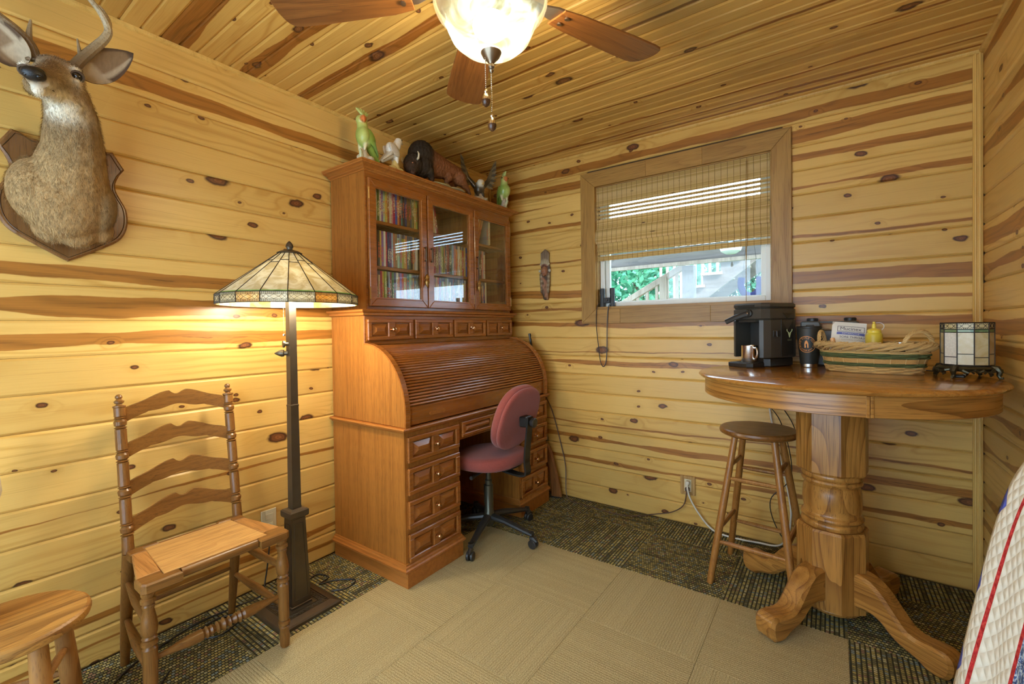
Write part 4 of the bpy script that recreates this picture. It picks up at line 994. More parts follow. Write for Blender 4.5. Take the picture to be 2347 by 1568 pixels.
for a0, a1 in ((math.radians(-77), math.radians(101)), (math.radians(103), math.radians(281))):
    MB().lathe([(R_-.045, TZ-.094), (R_-.028, TZ-.094), (R_-.026, TZ-.092), (R_-.026, TZ-.0222), (R_-.045, TZ-.0222), (R_-.045, TZ-.094)], (tx, ty, 0), 48, a0=a0, a1=a1).build('apron', TB_R, tab)
for a in (102, -78):
    M = tr(tx, ty, 0) @ rotm('Z', a); MB().box(R_-.046, R_-.022, -.010, -.0005, TZ-.095, TZ-.0222, .002, M=M).build('apron_block', TB_R, tab); MB().box(R_-.046, R_-.022, .0005, .010, TZ-.095, TZ-.0222, .002, M=M).build('apron_block', TB_R, tab)
def octo(b, st, rot=22.5):
    v = []; f = []
    for r, z in st:
        for i in range(8): a = math.radians(rot+45*i); v.append((tx+r*math.cos(a), ty+r*math.sin(a), z))
    for k in range(len(st)-1):
        for i in range(8): j = (i+1) % 8; f.append((k*8+i, k*8+j, k*8+8+j, k*8+8+i))
    f += [tuple(range(7, -1, -1)), tuple(len(v)-8+i for i in range(8))]; return b.add(v, f)
po_r = .119/math.cos(PI/8)
octo(MB(), [(po_r-.006, .612), (po_r, .620), (po_r, TZ-.06)], 14).build('upper_post', TB_Z, tab)
octo(MB(), [(po_r, .062), (po_r, .375), (po_r-.006, .385)], 14).build('lower_post', TB_Z, tab)
MB().lathe([(.09, .384), (.107, .386), (.110, .393), (.110, .403), (.106, .409), (.101, .412), (.106, .416), (.110, .423), (.109, .431), (.102, .437), (.099, .445), (.104, .470), (.105, .500), (.103, .530), (.098, .556), (.100, .562), (.106, .568), (.109, .576), (.106, .583), (.101, .586), (.106, .590), (.109, .597), (.108, .607), (.104, .612), (.09, .613)], (tx, ty, 0), 40).build('turned_section', TB_Z, tab)
MB().lathe([(0, .034), (.085, .034), (.100, .040), (.104, .050), (.098, .060), (.09, .063), (0, .063)], (tx, ty, 0), 36).build('base_disc', TB_Z, tab)
MB().box(tx-.30, tx+.30, ty-.06, ty+.06, TZ-.062, TZ-.024).build('top_cleat', TB_X, tab)
top = [(.090, .232), (.125, .232), (.165, .222), (.205, .190), (.240, .148), (.275, .108), (.300, .096), (.330, .094), (.365, .098), (.392, .096), (.410, .080), (.414, .050), (.406, .020), (.390, .004), (.366, .0)]
botm = [(.340, .004), (.315, .020), (.290, .030), (.255, .042), (.225, .062), (.195, .088), (.160, .100), (.120, .096), (.090, .090)]
tp2 = [tuple(p) for p in catmull([(x, z, 0) for x, z in top], 3)]; bp2 = [tuple(p) for p in catmull([(x, z, 0) for x, z in botm], 3)]
foot = MB().prism([(p[0], p[1]) for p in tp2+bp2], -.043, .043, 'y', .011).mesh('foot'); foot.materials.append(TB_L)
for a in (-122, -32, 58, 148): link('foot', foot, tab, tr(tx, ty, 0) @ rotm('Z', a))

# ------------------------------------------------------------------ office chair
FAB = None
def fabric(name, c1, c2, sc=700):
    m, t = nt(name); g = G(t); co = g.n('ShaderNodeTexCoord').outputs['Object']; nz = g.noise(co, sc, 2, .7); n2 = g.noise(co, 30, 2)
    c = g.mix(g.ss(nz, .35, .65), c1, c2); g.out(g.bsdf(c, .92, 0, .15, g.bump(nz, .5, .002), **{'Sheen Weight': .2})); return m
FAB = fabric('wine_red_fabric', (.17, .034, .030), (.37, .092, .064))
BLK = plain('black_plastic', (.022, .020, .018), .42, var=.2)
BLKM = plain('black_steel', (.03, .028, .025), .35, .5)
GREYP = plain('olive_grey_steel', (.085, .080, .055), .35, .6)
ocx, ocy = .578, -.790
oc = thing_w('office_chair', 'wine-red fabric office chair on black casters at the roll-top desk', 'office chair', (ocx, ocy, 0))
for k in range(5):
    a = math.radians(-70.5+72*k); d = Vector((math.cos(a), math.sin(a), 0)); n_ = Vector((-d.y, d.x, 0)); P = Vector((ocx, ocy, 0))
    MB().tube([P+d*.03+Vector((0, 0, .115)), P+d*.12+Vector((0, 0, .108)), P+d*.24+Vector((0, 0, .085)), P+d*.305+Vector((0, 0, .074))], [.026, .023, .018, .016], 10, flat=.75).build('base_arm', BLK, oc)
    cq = P+d*.295; b = MB(); b.lathe([(.007, .045), (.007, .082), (.015, .084), (.016, .090), (0, .093)], tuple(cq), 12)
    cs = b.build('caster_stem', BLK, oc)
    for sgn in (-1, 1):
        MB().lathe([(0, 0), (.021, 0), (.025, .004), (.025, .013), (.021, .017), (0, .017)], seg=20, M=align(n_*sgn, cq+d*.012+Vector((0, 0, .0255))+n_*sgn*.003)).build('caster_wheel', BLK, cs)
    MB().tube([cq+Vector((0, 0, .05))+d*-.006, cq+d*.014+Vector((0, 0, .054)), cq+d*.034+Vector((0, 0, .040))], [.012, .014, .008], 8, flat=1.3).build('caster_hood', BLK, cs)
MB().lathe([(0, .06), (.026, .06), (.030, .075), (.032, .14), (.027, .148), (.027, .30), (.021, .305), (.021, .33), (.015, .335), (.015, .43), (0, .43)], (ocx, ocy, 0), 22).build('gas_column', GREYP, oc)
MB().box(ocx-.10, ocx+.11, ocy-.07, ocy+.07, .405, .432, .008).build('seat_mechanism', BLKM, oc)
MB().tube([(ocx+.04, ocy-.06, .415), (ocx+.05, ocy-.16, .412), (ocx+.055, ocy-.22, .410)], [.006, .006, .011], 8).build('tilt_lever', BLK, oc)
def cushion(b, w_, d_, t_, n=3.0, M=None, seg=44):
    rings = [(0, 0.0), (.5, 0), (.80, 0.0), (.93, .06), (.985, .22), (1.0, .50), (.985, .78), (.93, .94), (.80, 1.0), (.5, 1.035), (0, 1.05)]
    v = []; f = []
    for s_, z in rings:
        for i in range(seg):
            a = 2*PI*i/seg; ca, sa = math.cos(a), math.sin(a)
            r = (abs(ca)**n+abs(sa)**n)**(-1/n); v.append((w_*s_*r*ca, d_*s_*r*sa, z*t_))
    for k in range(len(rings)-1):
        for i in range(seg): j = (i+1) % seg; f.append((k*seg+i, k*seg+j, (k+1)*seg+j, (k+1)*seg+i))
    return b.add(v, f, True, M)
cushion(MB(), .205, .215, .075, 2.5, tr(ocx+.015, ocy, .432) @ rotm('Y', -2)).build('seat', FAB, oc, 60)
MB().lathe([(0, 0), (.15, 0), (.19, .012), (.195, .02)], (ocx+.015, ocy, .424), 32, cap=False).build('seat_shell', BLK, oc)
MBK = tr(ocx+.232, ocy, .718) @ rotm('Y', 19) @ rotm('Y', 90)
cushion(MB(), .190, .185, .055, 2.5, MBK @ tr(0, 0, -.062)).build('backrest', FAB, oc, 60)
cushion(MB(), .186, .181, .030, 2.5, MBK @ tr(0, 0, -.019)).build('backrest_shell', FAB, oc, 60)
v = []
pth = [(ocx+.06, ocy, .416), (ocx+.20, ocy, .402), (ocx+.262, ocy, .405), (ocx+.282, ocy, .425), (ocx+.276, ocy, .50), (ocx+.296, ocy, .68), (ocx+.302, ocy, .735)]
b = MB(); P = catmull(pth, 5); hw = .026; v = []; f = []
for i, p in enumerate(P):
    t_ = (P[min(i+1, len(P)-1)]-P[max(i-1, 0)]).normalized(); nn = Vector((-t_.z, 0, t_.x))*.005
    v += [p+nn+Vector((0, -hw, 0)), p+nn+Vector((0, hw, 0)), p-nn+Vector((0, hw, 0)), p-nn+Vector((0, -hw, 0))]
for i in range(len(P)-1):
    for k in range(4): f.append((i*4+k, i*4+(k+1) % 4, i*4+4+(k+1) % 4, i*4+4+k))
f += [(3, 2, 1, 0), tuple(len(v)-4+k for k in range(4))]
b.add(v, f).build('back_support_bar', BLKM, oc)
MB().lathe([(.012, -.02), (.012, .012), (.026, .014), (.028, .03), (.024, .034), (0, .036)], seg=18, M=tr(ocx+.302, ocy, .708) @ rotm('Y', 95)).build('adjusting_knob', BLK, oc)
MB().box(ocx+.250, ocx+.296, ocy-.035, ocy+.035, .680, .738, .006).build('bar_bracket', BLKM, oc)
# ------------------------------------------------------------------ coffee maker
CMB = plain('charcoal_plastic', (.055, .050, .040), .42, var=.15, vscale=200)
CMD = plain('dark_charcoal_plastic', (.022, .020, .017), .45)
STEEL = plain('brushed_steel', (.78, .76, .72), .26, 1.0)
TT = TZ+.0005
cm = thing('coffee_maker', 'boxy charcoal single-cup coffee maker with a steel mug on its tray', 'coffee maker', (1.947, -.253, TT), math.radians(-30))
def bx(name, mat, parent, *a, **k): return MB().box(*a, **k).build(name, mat, parent)
rc = [(-.095, -.05), (-.085, -.09), (-.070, -.095), (-.070, .02), (.062, .02), (.062, -.095), (.080, -.088), (.095, -.055), (.098, .12), (.080, .155), (-.080, .155), (-.095, .12)]
MB().prism(rc, .045, .235, 'z', .004).build('body', CMB, cm)
MB().prism([(-.088, -.03), (-.068, -.03), (-.068, .03), (.06, .03), (.06, -.06), (.088, -.05), (.080, .13), (-.07, .13)], .0, .046, 'z', .006).build('foot_base', CMD, cm)
tp_ = [(-.095, -.06), (-.078, -.098), (.075, -.098), (.095, -.06), (.098, .12), (.080, .155), (-.080, .155), (-.095, .12)]
MB().prism(tp_, .2355, .292, 'z', .006).build('brew_head', CMB, cm)
MB().prism(tp_, .2925, .318, 'z', .007).build('lid', CMB, cm)
bx('lid_grip', CMD, cm, -.055, .040, -.1005, -.0975, .298, .310, b=.001)
bx('back_recess', CMD, cm, -.066, .058, .012, .0195, .05, .234)
MB().prism([(-.050, -.098), (-.062, -.080), (.054, -.080), (.044, -.098)], .222, .2352, 'z', .002).build('spout_block', CMD, cm)
MB().prism([(-.078, -.040), (-.078, -.140), (-.060, -.160), (.040, -.160), (.062, -.140), (.062, -.040)], .0, .022, 'z', .003).build('drip_tray', CMD, cm)
bx('drip_grille', CMB, cm, -.062, .048, -.145, -.045, .0222, .0245, b=.001)
# carry handle pivoting on the front
b = MB(); b.tube([(.010, -.104, .268), (-.050, -.122, .248), (-.098, -.132, .226)], [.014, .0135, .013], 10, flat=.6, up0=(0, 1, 0)); b.lathe([(.020, 0), (.020, .010), (.016, .013), (0, .013)], seg=18, M=align((0, -1, 0), (.010, -.098, .268)))
hb = b.build('carry_handle', CMD, cm)
MB().lathe([(.004, 0), (.004, .002), (0, .0025)], seg=10, M=align((0, -1, 0), (.010, -.1112, .268))).build('pivot_pin', STEEL, hb)
# side window, chevron recess, mark
sx = .0978
bx('level_window', CMD, cm, sx-.004, sx+.0006, -.040, .012, .150, .180, b=.002)
bx('level_tube', STEEL, cm, sx, sx+.0018, -.016, -.012, .149, .181)
MB().prism([(.030, .268), (.098, .268), (.064, .238)], sx-.002, sx+.0012, 'x', .0006).build('chevron_mark', CMD, cm)
MB().prism([(.018, .235), (.064, .180), (.110, .235), (.110, .060), (.018, .050)], sx-.002, sx+.0006, 'x', .0003).build('side_inset', CMD, cm)
PALEG = plain('pale_green_print', (.42, .46, .22), .6)
mk = MB()
for s_ in (-1, 1):
    y0 = .078
    mk.tube([(sx+.0014, y0, .145), (sx+.0014, y0+s_*.010, .172), (sx+.0014, y0+s_*.018, .176), (sx+.0014, y0+s_*.020, .186)], .0018, 5)
    mk.tube([(sx+.0014, y0, .152), (sx+.0014, y0+s_*.004, .170)], .0012, 5)
mk.build('bull_mark', PALEG, cm)
v, f = text_mesh('OXX', .014)
MB().add([(sx+.0013, .078+x, .132+y) for x, y, z in v], f).build('lettering', PALEG, cm)

# ------------------------------------------------------------------ steel mug
def Rm(lx_, ly_, rot=-30, c=(1.947, -.253)):
    a = math.radians(rot); return (c[0]+lx_*math.cos(a)-ly_*math.sin(a), c[1]+lx_*math.sin(a)+ly_*math.cos(a))
mgx, mgy = Rm(.004, -.088)
mug = thing('steel_mug', 'polished steel mug standing on the coffee maker tray', 'mug', (mgx, mgy, TT+.0247), math.radians(-42))
MB().lathe([(0, 0), (.036, 0), (.038, .003), (.038, .080), (.0385, .082), (.037, .082), (.036, .079), (.036, .004), (0, .004)], seg=36).build('cup', STEEL, mug)
MB().tube(catmull([(.036, -.005, .070), (.056, -.010, .070), (.064, -.012, .055), (.062, -.012, .032), (.050, -.009, .016), (.036, -.005, .014)], 5), .0042, 10, flat=1.3).build('handle', STEEL, mug)

# ------------------------------------------------------------------ black tumbler with round logo
tum = thing('travel_tumbler', 'black travel tumbler with an orange round coffee logo between coffee maker and basket', 'tumbler', (2.152, -.222, TT))
TMB = plain('matte_black_coating', (.020, .020, .016), .5)
def rad(z): return lerp(.037, .053, min(1, max(0, (z-.02)/.16)))
MB().lathe([(rad(.018), .016), (rad(.018), .018), (rad(.08), .08), (rad(.185), .185), (rad(.185)-.002, .19), (0, .19)], seg=40).build('body', TMB, tum)
MB().lathe([(0, 0), (.034, 0), (.036, .002), (.0365, .016), (.0, .016)], seg=36).build('steel_base', STEEL, tum)
MB().lathe([(.0535, .188), (.0545, .190), (.0545, .196), (.050, .200), (.046, .200), (.045, .197), (0, .197)], seg=36).box(-.012, .022, -.018, .018, .1975, .206, .003).build('lid', BLK, tum)
ORG = plain('orange_print', (.72, .30, .075), .5)
view = math.atan2(-2.855+.222, 2.238-2.152)-math.radians(13)
def on_tum(x, z, h=.0005):
    zz = .112+z; r = rad(zz)+h; a = view+x/r; return (r*math.cos(a), r*math.sin(a), zz)
b = MB(); n = 44
for r0, r1 in ((.0375, .0400),):
    v = []; f = []
    for i in range(n): a = 2*PI*i/n; v += [on_tum(r0*math.cos(a), r0*math.sin(a)), on_tum(r1*math.cos(a), r1*math.sin(a))]
    for i in range(n): j = (i+1) % n; f.append((2*i, 2*i+1, 2*j+1, 2*j))
    b.add(v, f)
def ringtext(b, txt, r, a_mid, step, size, flip=False):
    for i, chx in enumerate(txt):
        if chx == ' ': continue
        off = (i-(len(txt)-1)/2)*step; a = a_mid-off if not flip else a_mid+off
        v, f = text_mesh(chx, size, .0002); rot = a-PI/2 if not flip else a+PI/2
        b.add([on_tum(r*math.cos(a)+x*math.cos(rot)-y*math.sin(rot), r*math.sin(a)+x*math.sin(rot)+y*math.cos(rot), .0006) for x, y, z in v], f)
ringtext(b, 'BLACK RIFLE COFFEE', .0305, PI/2, math.radians(13.2), .0125)
ringtext(b, 'COMPANY', .0305, -PI/2, math.radians(15.5), .0115, True)
bp = [(-.0085, -.017), (.0085, -.017), (.0085, .002), (.006, .012), (0, .021), (-.006, .012), (-.0085, .002)]
b.add([on_tum(x, z) for x, z in bp], [tuple(range(len(bp)))])
b.build('round_logo', ORG, tum)
MB().add([on_tum(x, z, .0009) for x, z in [(-.0012, -.010), (.0012, -.010), (.0035, -.003), (.0012, .003), (-.0012, .003), (-.0035, -.003)]], [tuple(range(6))]).build('logo_centre', TMB, tum)

# ------------------------------------------------------------------ grey container with two screw caps
GRYP = plain('grey_plastic', (.095, .090, .075), .4, var=.1)
con = thing_w('grey_canister', 'grey plastic canister with two black screw caps behind the tumbler and basket', 'canister', (2.232, -.085, TT))
ct = TT+.224
poly = [(2.118, TT), (2.346, TT), (2.352, TT+.01), (2.352, ct-.008), (2.340, ct), (2.296, ct), (2.288, ct-.006), (2.272, ct-.038), (2.262, ct-.044), (2.214, ct-.044), (2.204, ct-.038), (2.196, ct-.006), (2.188, ct), (2.120, ct), (2.112, ct-.008), (2.112, TT+.01)]
MB().prism(poly, -.125, -.045, 'y', .006).build('tank', GRYP, con)
MB().box(2.190, 2.294, -.098, -.072, ct-.010, ct-.0005, .003).build('carry_bar', GRYP, con)
for x in (2.163, 2.318):
    b = MB(); b.lathe([(.021, ct-.0005), (.024, ct+.001), (.024, ct+.013), (.021, ct+.016), (0, ct+.016)], (x, -.085, 0), 24)
    for k in range(20): M = tr(x, -.085, 0) @ rotm('Z', 18*k); b.box(.0235, .0255, -.0016, .0016, ct+.002, ct+.013, M=M)
    b.build('screw_cap', BLK, con)

# ------------------------------------------------------------------ wicker basket
WICK = wood('peeled_willow', (.66, .44, .17), (.48, .28, .085), 'x', .5, 40, .3, .3, tone=.25)
WGRN = plain('green_dyed_willow', (.095, .125, .045), .6, var=.35, vscale=80)
WFLAT = wood('flat_willow_band', (.62, .37, .12), (.45, .24, .065), 'x', .45, 30, .3, .3)
bk = thing('wicker_basket', 'oval wicker basket with green woven bands and looped handles on the table', 'basket', (2.384, -.372, TT), math.radians(-15))
H_ = .122
def bo(a, z, out=0.0):
    t = z/H_; return ((lerp(.160, .196, t)+out)*math.cos(a), (lerp(.088, .118, t)+out)*math.sin(a), z)
NSK = 20
def row(z, ph, amp, r, mat, name='weaver', n=208):
    MB().tube([bo(2*PI*i/n, z, amp*math.cos(NSK/2*2*PI*i/n+ph*PI)) for i in range(n)], r, 5, closed=True, flat=1.1).build(name, mat, bk)
MB().lathe([(0, .002), (1, .002), (1, .007), (0, .007)], seg=40, M=Matrix.Diagonal((.158, .086, 1, 1))).build('basket_floor', WICK, bk)
for k in range(NSK):
    a = 2*PI*(k+.5)/NSK; MB().tube([bo(a, .004), bo(a, .06), bo(a, H_)], .0024, 5).build('stake', WICK, bk)
for i in range(4): row(.0042+.0068*i, i % 2, .0055, .0038, WICK)
for i in range(2): row(.0330+.0070*i, i % 2, .0062, .0040, WGRN)
n = 120; v = []; f = []
for i in range(n):
    a = 2*PI*i/n
    for z, o in ((.0435, .0012), (.0435, -.0008), (.062, -.0008), (.062, .0012)): v.append(bo(a, z, o+.003*math.cos(NSK/2*a)))
for i in range(n):
    j = (i+1) % n
    for k in range(4): f.append((i*4+k, i*4+(k+1) % 4, j*4+(k+1) % 4, j*4+k))
MB().add(v, f).build('flat_band', WFLAT, bk)
for i in range(3): row(.0670+.0068*i, i % 2, .0062, .0040, WGRN)
for i in range(2): row(.0860+.0056*i, i % 2, .0035, .0031, WICK)
b = MB(); nb = 22
for k in range(nb):
    for q_ in range(3):
        a0 = 2*PI*(k+q_*.24)/nb; da = 2*PI*1.9/nb
        b.tube([bo(a0+da*t, .096+.030*t+.001*q_, .003+.013*math.sin(PI*t)+(.004 if q_ == 1 else 0)) for t in (0, .25, .5, .75, 1)], .0038, 6)
        b.tube([bo(a0-da*t, .124-.022*t+.006, -.002+.017*math.sin(PI*t)) for t in (0, .33, .66, 1)], .0038, 6)
br = b.build('braided_rim', WICK, bk); br['kind'] = 'stuff'
for s_ in (1, -1):
    b = MB()
    for q_ in range(4):
        pts = []
        for i in range(41):
            t = i/40; u = PI*t
            if s_ > 0: q0, q1 = Vector(bo(math.radians(-52), .115)), Vector(bo(math.radians(-4), .115)); p = q0.lerp(q1, .5-.5*math.cos(u))+Vector((.008*math.sin(u), -.010*math.sin(u), .062*math.sin(u)))
            else: p = Vector((-(.182+.006*math.sin(u)), -.040*math.cos(u), .115+.060*math.sin(u)))
            ph = 2*PI*(3*t)+q_*PI/2; pts.append(p+Vector((s_*.0045*math.cos(ph), 0, .0045*math.sin(ph)))+Vector((0, .003*math.sin(ph), 0)))
        b.tube(pts, .0042, 6)
    b.build('loop_handle', WICK, bk)
# things in the basket
def inb(x, y, z=0.0):
    a = math.radians(-15); return (2.384+x*math.cos(a)-y*math.sin(a), -.372+x*math.sin(a)+y*math.cos(a), TT+.0085+z)
POUCH = plain('white_pouch_film', (.72, .70, .62), .35, var=.05)
PBLUE = plain('pouch_blue_print', (.10, .13, .38), .4); PINK = plain('pouch_dark_print', (.06, .04, .07), .4); PGREY = plain('pouch_grey_print', (.35, .33, .30), .4)
pc = thing('lozenge_pouch', 'white throat lozenge pouch with blue band standing in the basket', 'pouch', inb(-.094, -.008), math.radians(4))
PM = rotm('X', -16) @ rotm('Y', 6)
n = 12; v = []; f = []
for s_ in (-1, 1):
    for i in range(n+1):
        for j in range(n+1):
            u, w = i/n*2-1, j/n; v.append(PM @ Vector((u*.063, s_*.013*(1-abs(u)**3)*(1-(2*w-1)**4)*.99, .014+w*.202)))
q = (n+1)**2
for i in range(n):
    for j in range(n): a = i*(n+1)+j; f.append((a, a+1, a+n+2, a+n+1)); f.append((q+a, q+a+n+1, q+a+n+2, q+a+1))
for i in range(n):
    for a in (i*(n+1), i*(n+1)+n): f.append((a, a+n+1, q+a+n+1, q+a))
    for a in (i, n*(n+1)+i): f.append((a, a+1, q+a+1, q+a))
MB().add(v, f, True).build('bag', POUCH, pc)
def onp(x, z):
    u = x/.063; w = (z-.014)/.202
    return PM @ Vector((x, -.0138*(1-min(1, abs(u))**3)*(1-min(1, abs(2*w-1))**4)-.0005, z))
def ptxt(txt, x0, z0, size, mat, bold=.0003):
    v, f = text_mesh(txt, size, bold); MB().add([onp(x0+x, z0+y) for x, y, z in v], f).build('lettering', mat, pc)
ptxt('Mucinex', .006, .182, .023, PINK, .0001)
b = MB()
for p, r_ in [((-.042, .194), (.056, .194)), ((-.042, .170), (.056, .170)), ((-.042, .170), (-.042, .194)), ((.056, .170), (.056, .194))]:
    b.tube([onp(lerp(p[0], r_[0], t), lerp(p[1], r_[1], t)) for t in (0, .25, .5, .75, 1)], .0008, 4)
b.build('logo_outline', PINK, pc)
v = []; f = []
for i in range(9): x = lerp(-.044, .058, i/8); v += [onp(x, .154), onp(x, .166)]
for i in range(8): f.append((2*i, 2*i+2, 2*i+3, 2*i+1))
MB().add([Vector(p)+Vector((0, -.0003, 0)) for p in v], f).build('blue_band', PBLUE, pc)
v, f = text_mesh('INSTASOOTHE', .0095); MB().add([Vector(onp(.007+x, .160+y))+Vector((0, -.0008, 0)) for x, y, z in v], f).build('lettering', POUCH, pc)
ptxt('SORE THROAT', .014, .143, .0140, PINK, .0001); ptxt('+ SOOTHING COMFORT', .014, .131, .0085, PGREY, .0001)
MUST = plain('mustard_yellow_plastic', (.62, .47, .045), .35, **{'Subsurface Weight': .0})
MUST2 = plain('bright_yellow_plastic', (.78, .58, .06), .35)
mb = thing('squeeze_bottle', 'yellow mustard squeeze bottle with a cone nozzle standing in the basket', 'bottle', inb(.006, .010))
MB().lathe([(0, 0), (.027, 0), (.030, .004), (.030, .150), (.027, .158), (.022, .162), (0, .162)], seg=28).build('bottle_body', MUST, mb)
MB().lathe([(.0235, .158), (.0245, .160), (.0245, .170), (.020, .176), (.008, .180), (.0065, .198), (.004, .200), (.0055, .202), (.005, .208), (0, .209)], seg=24).build('nozzle_cap', MUST2, mb)
MB().tube(catmull([(.005, 0, .203), (.020, -.002, .204), (.031, -.003, .196), (.033, -.003, .184), (.025, -.002, .172)], 5), .0012, 6).build('cap_strap', POUCH, mb)
jar = thing('small_jar', 'small steel-lidded jar beside the mustard bottle in the basket', 'jar', inb(.095, .0))
MB().lathe([(0, 0), (.026, 0), (.028, .003), (.028, .100), (.022, .108), (0, .108)], seg=24).build('jar_body', plain('dark_jar_glass', (.03, .028, .025), .15), jar)
MB().lathe([(.024, .1082), (.0255, .110), (.0255, .122), (.022, .126), (0, .1265)], seg=24).build('lid', STEEL, jar)
st_ = thing('orange_stick', 'small orange capped tube leaning beside the pouch in the basket', 'tube', inb(-.113, -.040))
MB().lathe([(0, 0), (.008, 0), (.009, .003), (.009, .105), (.006, .112), (0, .114)], seg=14, M=rotm('Y', -8)).build('tube_body', plain('orange_plastic', (.70, .25, .04), .4), st_)
MB().lathe([(.0095, .116), (.0095, .136), (.007, .140), (0, .141)], seg=14, M=rotm('Y', -8)).build('tube_cap', plain('peach_plastic', (.75, .42, .18), .4), st_)

# ------------------------------------------------------------------ stained-glass table lamp
tl = thing_w('table_lamp', 'small cylindrical stained-glass table lamp on a bronze scroll base', 'table lamp', (2.664, -.447, TT))
cx2, cy2 = 2.664, -.447
FBRZ = plain('verdigris_bronze', (.070, .062, .035), .4, .7, var=.4, vscale=70)
b = MB(); b.lathe([(0, TT+.026), (.066, TT+.024), (.080, TT+.028), (.086, TT+.036), (.080, TT+.042), (.074, TT+.045), (0, TT+.045)], (cx2, cy2, 0), 32)
tb_ = b.build('base', FBRZ, tl)
for k in range(4):
    M = tr(cx2, cy2, TT) @ rotm('Z', 45+90*k+12); b = MB()
    b.tube([(.070, 0, .038), (.086, 0, .036), (.093, 0, .026), (.089, 0, .013), (.094, 0, .004), (.102, 0, .0045)], [.013, .013, .010, .0065, .0058, .0042], 8, M=M)
    for s_ in (-1, 1):
        b.tube([(.080, s_*.012, .034), (.086, s_*.026, .030), (.082, s_*.040, .022), (.082, s_*.034, .014), (.085, s_*.026, .018)], [.006, .0065, .006, .005, .003], 7, M=M)
    b.build('scroll_foot', FBRZ, tl)
for k in range(4):
    M = tr(cx2, cy2, TT) @ rotm('Z', 90*k+12); b = MB()
    for s_ in (-1, 1): b.tube([(.086, s_*.002, .024), (.088, s_*.012, .032), (.087, s_*.020, .026), (.087, s_*.014, .020)], [.005, .005, .0045, .003], 7, M=M)
    b.build('scroll_ornament', FBRZ, tb_)
SGT = stained('cream_lamp_glass', (.60, .47, .21), (.70, .60, .34), .15); SGC = plain('rippled_clear_glass', (.70, .66, .55), .12, var=.25, vscale=160, bump=.8)
SGR = stained('green_lamp_glass', (.12, .20, .09), (.26, .34, .16), .15)
sh = MB().lathe([(.060, TT+.046), (.0725, TT+.046), (.0725, TT+.049), (.060, TT+.049), (.060, TT+.046)], (cx2, cy2, 0), 10, smooth=False, cap=False).build('lamp_shade', LEAD, tl)
NQ = 10; rr = .0728; z0_, z1_ = TT+.049, TT+.208; ld2 = MB()
def p2(k, u, z, o=0.0):
    a0, a1 = 2*PI*(k-.5)/NQ+.1, 2*PI*(k+.5)/NQ+.1
    A, B = Vector((math.cos(a0), math.sin(a0), 0)), Vector((math.cos(a1), math.sin(a1), 0)); q = A.lerp(B, u)*(rr+o)
    return (cx2+q.x, cy2+q.y, z)
def pan2(k, za, zb, mat, nm):
    vs = [p2(k, 0, za), p2(k, 1, za), p2(k, 1, zb), p2(k, 0, zb)]+[p2(k, 0, za, -.003), p2(k, 1, za, -.003), p2(k, 1, zb, -.003), p2(k, 0, zb, -.003)]
    MB().add(vs, [(0, 1, 2, 3), (7, 6, 5, 4), (0, 4, 5, 1), (1, 5, 6, 2), (2, 6, 7, 3), (3, 7, 4, 0)]).build(nm, mat, sh)
for k in range(NQ):
    mid = z0_+(.042 if k % 2 else .030); gz = z1_-.036; fz = z1_-.024
    clear = (k in (6, 1, 4, 9)) and k % 2 == 0
    m_ = SGC if clear else SGT
    pan2(k, z0_, mid, m_, 'glass_panel'); pan2(k, mid, gz, m_, 'glass_panel'); pan2(k, gz, fz, SGR, 'green_strip'); pan2(k, fz, z1_, SGT, 'filigree_panel')
    ld2.tube([p2(k, 0, z0_, .0005), p2(k, 0, z1_, .0005)], .0019, 5)
    for z, r_ in ((mid, .0014), (gz, .0014), (fz, .0014), (z1_, .0020), (z0_, .0018)): ld2.tube([p2(k, 0, z, .0005), p2(k, 1, z, .0005)], r_, 5)
    zc = (fz+z1_)/2
    for cu, wu, hz in ((.5, .24, .007), (.12, .12, .005), (.88, .12, .005)):
        ld2.tube([p2(k, cu-wu, zc, .001), p2(k, cu-wu*.5, zc+hz, .001), p2(k, cu+wu*.5, zc+hz, .001), p2(k, cu+wu, zc, .001), p2(k, cu+wu*.5, zc-hz, .001), p2(k, cu-wu*.5, zc-hz, .001)], .0009, 4, closed=True)
    for i in range(1, 8): ld2.tube([p2(k, i/8, z1_-.004, .001), p2(k, i/8, z1_, .001)], .0007, 4); ld2.tube([p2(k, i/8, fz, .001), p2(k, i/8, fz+.004, .001)], .0007, 4)
ld2.build('leading', LEAD, sh)
MB().tube(catmull([(2.60, -.40, TT+.012), (2.612, -.34, TT+.010), (2.590, -.27, TT+.004), (2.53, -.20, TT+.004), (2.46, -.12, TT+.004), (2.41, -.060, TT+.004), (2.375, -.026, TT+.002), (2.345, -.009, .985), (2.275, -.009, .885)], 6), .0028, 6).build('cord', BLK, tl)
MB().box(-.008, .030, -.008, .008, .0, .013, .004, M=tr(2.622, -.505, TT+.0005) @ rotm('Z', -25)).build('cord_switch', BLK, tl)

